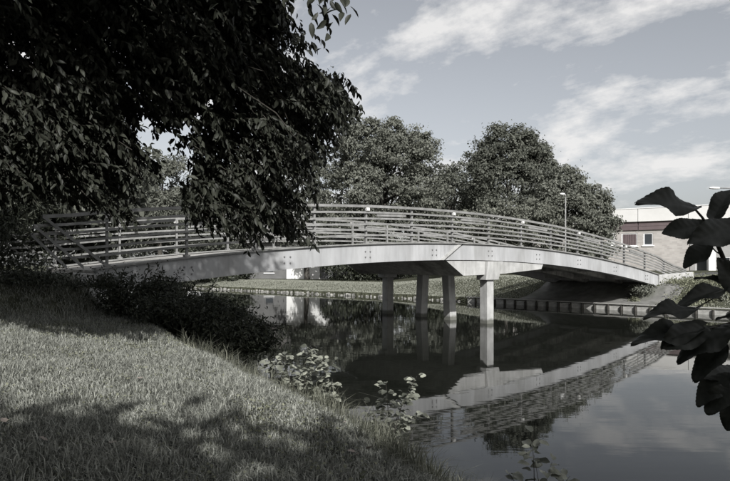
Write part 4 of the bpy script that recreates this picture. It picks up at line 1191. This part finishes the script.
# far bank
t_ = rng.uniform(0, 1, 110000)
fl = np.interp(t_, [0, 1], [far_len[2] - 4, far_len[8]])
fx = np.interp(fl, far_len, FAR[:, 0]); fy = np.interp(fl, far_len, FAR[:, 1])
off = rng.uniform(0.08, 9.0, len(t_)) ** 1.0
ang = np.array([0.66, 0.75])
fx, fy = fx + ang[0] * off, fy + ang[1] * off
nb_, wb_ = to_bridge(fx, fy)
ok = ~((wb_ > -1.2) & (wb_ < WID + 0.2) & (nb_ > 10.5) & (nb_ < 13.7))
fx, fy = fx[ok], fy[ok]
blades('far_bank_grass', fx, fy, rng.uniform(0.03, 0.07, len(fx)), rng.uniform(0.02, 0.04, len(fx)), M['far_grass'], 'sunlit mown grass on the far canal bank', rng, 0.6)
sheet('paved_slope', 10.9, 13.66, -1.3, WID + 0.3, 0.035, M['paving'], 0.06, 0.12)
# weeds on the right bank
wc = []
for k in range(360):
    x = rng.uniform(640, 760); d = rng.uniform(27.6, 33.5)
    p = at(x, HY, d)
    dfar = -float(polydist(np.array([p.x]), np.array([p.y]), FAR)[0] * side(np.array([p.x]), np.array([p.y]), FAR)[0])
    nb1, wb1 = to_bridge(p.x, p.y)
    if dfar < 0.15 or (wb1 > -1.1 and wb1 < WID and nb1 > 10.5 and nb1 < 13.5): continue
    wc.append((p.x, p.y, rng.uniform(0.10, 0.30) * min(1, 0.35 + dfar / 3)))
wp, wo = [], []
for x, y, h in wc:
    m_ = 34; z = gz(x, y)
    q = rng.normal(size=(m_, 3)) * np.array([0.22, 0.22, h * 0.45]); q[:, 2] = np.abs(q[:, 2])
    wp.append(q + np.array([x, y, z])); wo.append(q + np.array([0, 0, 0.3]))
wp, wo = np.concatenate(wp), np.concatenate(wo); n = len(wp); L_ = rng.uniform(0.06, 0.15, n)
me = leaves_mesh('bank_weeds', wp, unit(rng.normal(size=(n, 3)) + np.array([0, 0, 0.7])), unit(rng.normal(size=(n, 3)) + np.array([0, -0.4, 0.5])), L_, L_ * 0.5, 'rhomb')
tag(mesh_obj('bank_weeds', me, M['weed']), 'rank pale weeds covering the bank right of the bridge', 'weeds', kind='stuff')
for i, (x, y, d, rx, ry, mt, lab) in enumerate([
        (641, 289, 30.3, 11, 6, 'tree_a', 'greyish bush under the right end of the bridge girder'),
        (684, 289, 30.0, 10, 4, 'weed', 'pale bush against the low wing wall'),
        (716, 300, 28.2, 9, 9, 'tree_a', 'small dark bush growing over the revetment at right'),
        (712, 283, 31.5, 14, 5, 'weed', 'pale bush in front of the building entrance at right'),
        (636, 303, 30.0, 5, 6, 'weed', 'tiny weed clump on the revetment below the girder end')]):
    b = at(x, y, d); s = d / F
    make_tree('bank_bush', lab, (b.x, b.y, gz(b.x, b.y)), [(b.x, b.y, b.z, rx * s, rx * s * .8, ry * s, 1)], M[mt], 26, 60, 0.13, 0.12, 0.02, 'bushes on the right bank', 600 + i, limbs=4, cat='bush', aspect=0.5)
# fallen leaves on the lawn
bm = bmesh.new()
for x, y, z in ((0, 0, 0), (0.4, 0.3, .08), (0.35, 0.7, .12), (0, 1, .05), (-0.35, 0.7, .14), (-0.4, 0.3, .06)): bm.verts.new((x, y, z))
bm.verts.ensure_lookup_table(); bm.faces.new((bm.verts[0], bm.verts[1], bm.verts[2], bm.verts[3])); bm.faces.new((bm.verts[0], bm.verts[3], bm.verts[4], bm.verts[5]))
fl_me = bpy.data.meshes.new('fallen_leaf'); bm.to_mesh(fl_me); bm.free(); fl_me.materials.append(M['dead_leaf'])
def ray_ground(x, y):
    for d in np.arange(3.5, 14, 0.02):
        p = at(x, y, d)
        if p.z <= gz(p.x, p.y) + 0.05: return p
    return p
for k, (x, y, lab) in enumerate(((48, 446, 'brownish fallen leaf at the bottom left of the lawn'), (116, 446, 'fallen leaf on the sunny edge of the lawn shadow'), (6, 427, 'dark fallen leaf at the left frame edge'), (140, 382, 'pinkish fallen leaf in the middle of the sunlit lawn'), (347, 455, 'left one of two fallen leaves near the water tufts'), (352, 462, 'right one of two fallen leaves near the water tufts'), (340, 428, 'fallen leaf high on the bank near the pale sapling'), (368, 454, 'fallen leaf nearest the water among the tufts'))):
    p = ray_ground(x, y)
    o = bpy.data.objects.new('fallen_leaf', fl_me); link(o)
    o.matrix_basis = Matrix.Translation(p + Vector((0, 0, 0.035))) @ Matrix.Rotation(rng.uniform(0, 6), 4, 'Z') @ Matrix.Rotation(rng.uniform(-.6, .6), 4, 'X') @ Matrix.Scale(0.062, 4)
    tag(o, lab, 'leaf', 'fallen leaves on the lawn')

# ------------------------------------------------------------------ broad toothed leaves: saplings and the near spray
def alder_leaf_mesh(name, rows=16, cols=9, fold=0.25, wave=0.05, curl=0.25, teeth=True, seed=0):
    r = np.random.default_rng(seed)
    bm = bmesh.new(); grid = []
    for i in range(rows + 1):
        t = i / rows
        wd = 0.36 * math.sin(math.pi * min(1, t) ** 0.80) ** 0.62 * (0.82 + 0.28 * t) if 0 < t < 1 else 0.012
        row = []
        for j in range(cols):
            s = (j / (cols - 1)) * 2 - 1
            e = abs(s) ** 3
            w = wd * (1 + (0.018 * (1 if i % 2 else -1) * e if teeth else 0))
            x = s * w
            y = t - 0.10 * abs(s) ** 1.5 * (1 - t) + 0.004 * e * (1 if i % 2 else -1)
            z = fold * abs(x) + 0.010 * math.sin((t - 0.22 * abs(s)) * 2 * math.pi * 7.5) * min(1, abs(s) * 2) + wave * math.sin(t * 9 + seed + (2 if s > 0 else 0)) * abs(s) ** 2 * 1.6 - curl * t * t
            row.append(bm.verts.new((x, y, z)))
        grid.append(row)
    for i in range(rows):
        for j in range(cols - 1):
            bm.faces.new((grid[i][j], grid[i][j + 1], grid[i + 1][j + 1], grid[i + 1][j]))
    me = bpy.data.meshes.new(name); bm.to_mesh(me); bm.free()
    me.polygons.foreach_set('use_smooth', [True] * len(me.polygons))
    return me
def orient(base, tip, facing):
    ax = (tip - base); L_ = ax.length; ax.normalize()
    sd = ax.cross(facing).normalized(); no = sd.cross(ax)
    return Matrix.Translation(base) @ Matrix((sd, ax, no)).transposed().to_4x4(), L_

small_leaf = [alder_leaf_mesh('leaf', 6, 5, 0.3, 0.03, 0.25, False, s) for s in range(3)]
for m_ in small_leaf: m_.materials.append(M['sapling'])
def sapling(name, label, stems, nleaf, lsize, seed, spread=1.0):
    r = np.random.default_rng(seed)
    b0 = stems[0][0]
    t = empty(name, b0, label, 'sapling', 'leafy saplings at the water edge')
    iv = Matrix.Translation(-b0)
    for st in stems:
        st = [Vector(p) for p in st]
        bm = bmesh.new(); add_tube(bm, st, [(0.006 - 0.0045 * i / (len(st) - 1)) * min(1.0, st[0].y / 6.0) for i in range(len(st))], 5)
        bm_obj('stem', bm, M['twig'], t)
        for k in range(nleaf):
            u = r.uniform(0.25, 1.0) * (len(st) - 1); i = min(int(u), len(st) - 2)
            p = st[i].lerp(st[i + 1], u - i)
            az = r.uniform(0, 2 * math.pi)
            d_ = Vector((math.cos(az), math.sin(az), r.uniform(-0.1, 0.7)))
            p = p + d_ * r.uniform(0.0, 0.05) * spread
            L_ = lsize * r.uniform(0.65, 1.2)
            Mx, _ = orient(p, p + d_, Vector((r.normal() * 0.4, -0.45 + r.normal() * 0.4, 0.9)))
            o = bpy.data.objects.new('leaf', small_leaf[int(r.integers(3))]); link(o, t); o.matrix_parent_inverse = iv
            o.matrix_basis = Mx @ Matrix.Scale(L_, 4)
    return t
def stems_from(px_list, d, dj=0.15, seed=0):
    r = np.random.default_rng(seed); out = []
    for path in px_list:
        dd = d + r.uniform(-dj, dj)
        out.append([at(x, y, dd) for x, y in path])
    return out
sapling('alder_sapling', 'bushy pale leaved sapling on the bank edge left of the loose one',
        stems_from([[(300, 398), (300, 375), (312, 347)], [(302, 398), (318, 380), (333, 362)], [(298, 396), (288, 375), (284, 356)], [(300, 398), (315, 390), (338, 385)], [(300, 398), (306, 378), (325, 358)], [(296, 396), (280, 382), (270, 362)], [(302, 400), (322, 398), (334, 398)]], 7.4, 0.3, 1), 48, 0.080, 21, 1.8)
sapling('alder_sapling', 'loose pale sapling with tall shoots standing against the water',
        stems_from([[(390, 440), (388, 410), (386, 384)], [(392, 440), (402, 405), (417, 376)], [(390, 440), (398, 415), (408, 393)], [(388, 440), (376, 420), (372, 404)], [(392, 440), (406, 425), (420, 415)], [(390, 440), (395, 430), (398, 428)]], 6.5, 0.25, 2), 40, 0.074, 22, 1.7)
sapling('alder_sapling', 'dim pale sprig rising from the bottom edge in front of the water',
        stems_from([[(535, 520), (534, 470), (532, 432)], [(535, 520), (545, 485), (552, 462)], [(534, 520), (520, 490), (508, 472)], [(536, 520), (558, 492), (570, 476)], [(535, 520), (540, 490), (534, 455)]], 3.4, 0.1, 3), 12, 0.062, 23)

big_leaf = [alder_leaf_mesh('leaf', 34, 13, f, wv, cu, True, s) for s, (f, wv, cu) in enumerate(((0.26, 0.05, 0.12), (0.18, 0.075, 0.28), (0.36, 0.055, 0.24), (0.15, 0.07, -0.10)))]
for m_ in big_leaf: m_.materials.append(M['alder'])
spray_base = Vector((0.80, 1.12, gz(0.80, 1.12)))
spray = empty('alder_shrub', spray_base, 'near dark alder shoot with broad toothed leaves at the right frame edge', 'shrub')
DS = 1.08
stem_px = [(752, 520), (748, 440), (742, 380), (738, 320), (732, 285), (722, 255), (712, 232), (702, 217), (694, 208)]
sp = [spray_base - Vector((0, 0, 0.1)), spray_base.lerp(at(752, 520, DS), 0.5)] + [at(x, y, DS) for x, y in stem_px]
bm = bmesh.new(); add_tube(bm, sp, [0.010, 0.009, 0.008, 0.007, 0.006, 0.0055, 0.005, 0.004, 0.003, 0.0022, 0.0018], 7)
bm_obj('stem', bm, M['twig'], spray, True)
invs = Matrix.Translation(-spray_base)
# base px, tip px, size scale across, roll (deg: 0 faces us, 90 edge-on seen from below), depth change base->tip, mesh variant
SPRAY = [((693, 207), (644, 193), 0.95, 58, -0.020, 1), ((703, 226), (662, 232), 1.05, -28, 0.020, 0), ((738, 226), (692, 241), 0.95, 20, -0.02, 0),
         ((714, 218), (734, 183), 0.95, 35, 0.01, 2), ((710, 245), (682, 264), 1.1, 30, 0.01, 1), ((722, 290), (679, 300), 0.75, 45, -0.01, 2),
         ((726, 284), (697, 274), 0.5, 60, 0.01, 2), ((744, 296), (719, 258), 0.95, 22, 0.0, 0),
         ((694, 309), (648, 308), 0.72, 55, -0.02, 1), ((746, 318), (716, 315), 0.6, 55, 0.02, 2), ((697, 331), (634, 333), 0.80, 48, 0.0, 1), ((703, 327), (664, 347), 1.0, 15, -0.02, 0),
         ((730, 328), (676, 354), 0.85, 35, 0.0, 1), ((724, 348), (691, 377), 0.95, 30, 0.0, 2), ((744, 372), (697, 376), 0.75, 40, -0.03, 0), ((726, 376), (695, 402), 1.0, 25, 0.0, 1),
         ((732, 388), (704, 412), 1.1, 20, 0.01, 2), ((740, 395), (726, 431), 1.0, 10, 0.0, 0)]
r = np.random.default_rng(8)
for b, t, ws, roll, dd, var in SPRAY:
    d0 = DS + r.uniform(-0.05, 0.05)
    pb_, pt_ = at(*b, d0), at(*t, d0 + dd)
    view = (Vector((0, 0, CAMZ)) - (pb_ + pt_) / 2).normalized()
    ax = (pt_ - pb_).normalized()
    fc = Matrix.Rotation(math.radians(roll), 3, ax) @ view
    if fc.z < -0.3: fc = Matrix.Rotation(math.radians(-roll), 3, ax) @ view
    Mx, L_ = orient(pb_, pt_, fc)
    o = bpy.data.objects.new('leaf', big_leaf[var]); link(o, spray); o.matrix_parent_inverse = invs
    o.matrix_basis = Mx @ Matrix.Diagonal((L_ * ws * 0.86, L_, L_ * 0.8, 1))
    # stalk to the nearest stem point
    k = min(range(2, len(sp)), key=lambda q: (sp[q] - pb_).length)
    bm = bmesh.new(); add_tube(bm, [pb_, (pb_ + sp[k]) / 2 - Vector((0, 0, 0.003)), sp[k]], [0.0012, 0.0013, 0.0016], 5)
    bm_obj('stalk', bm, M['twig'], spray)
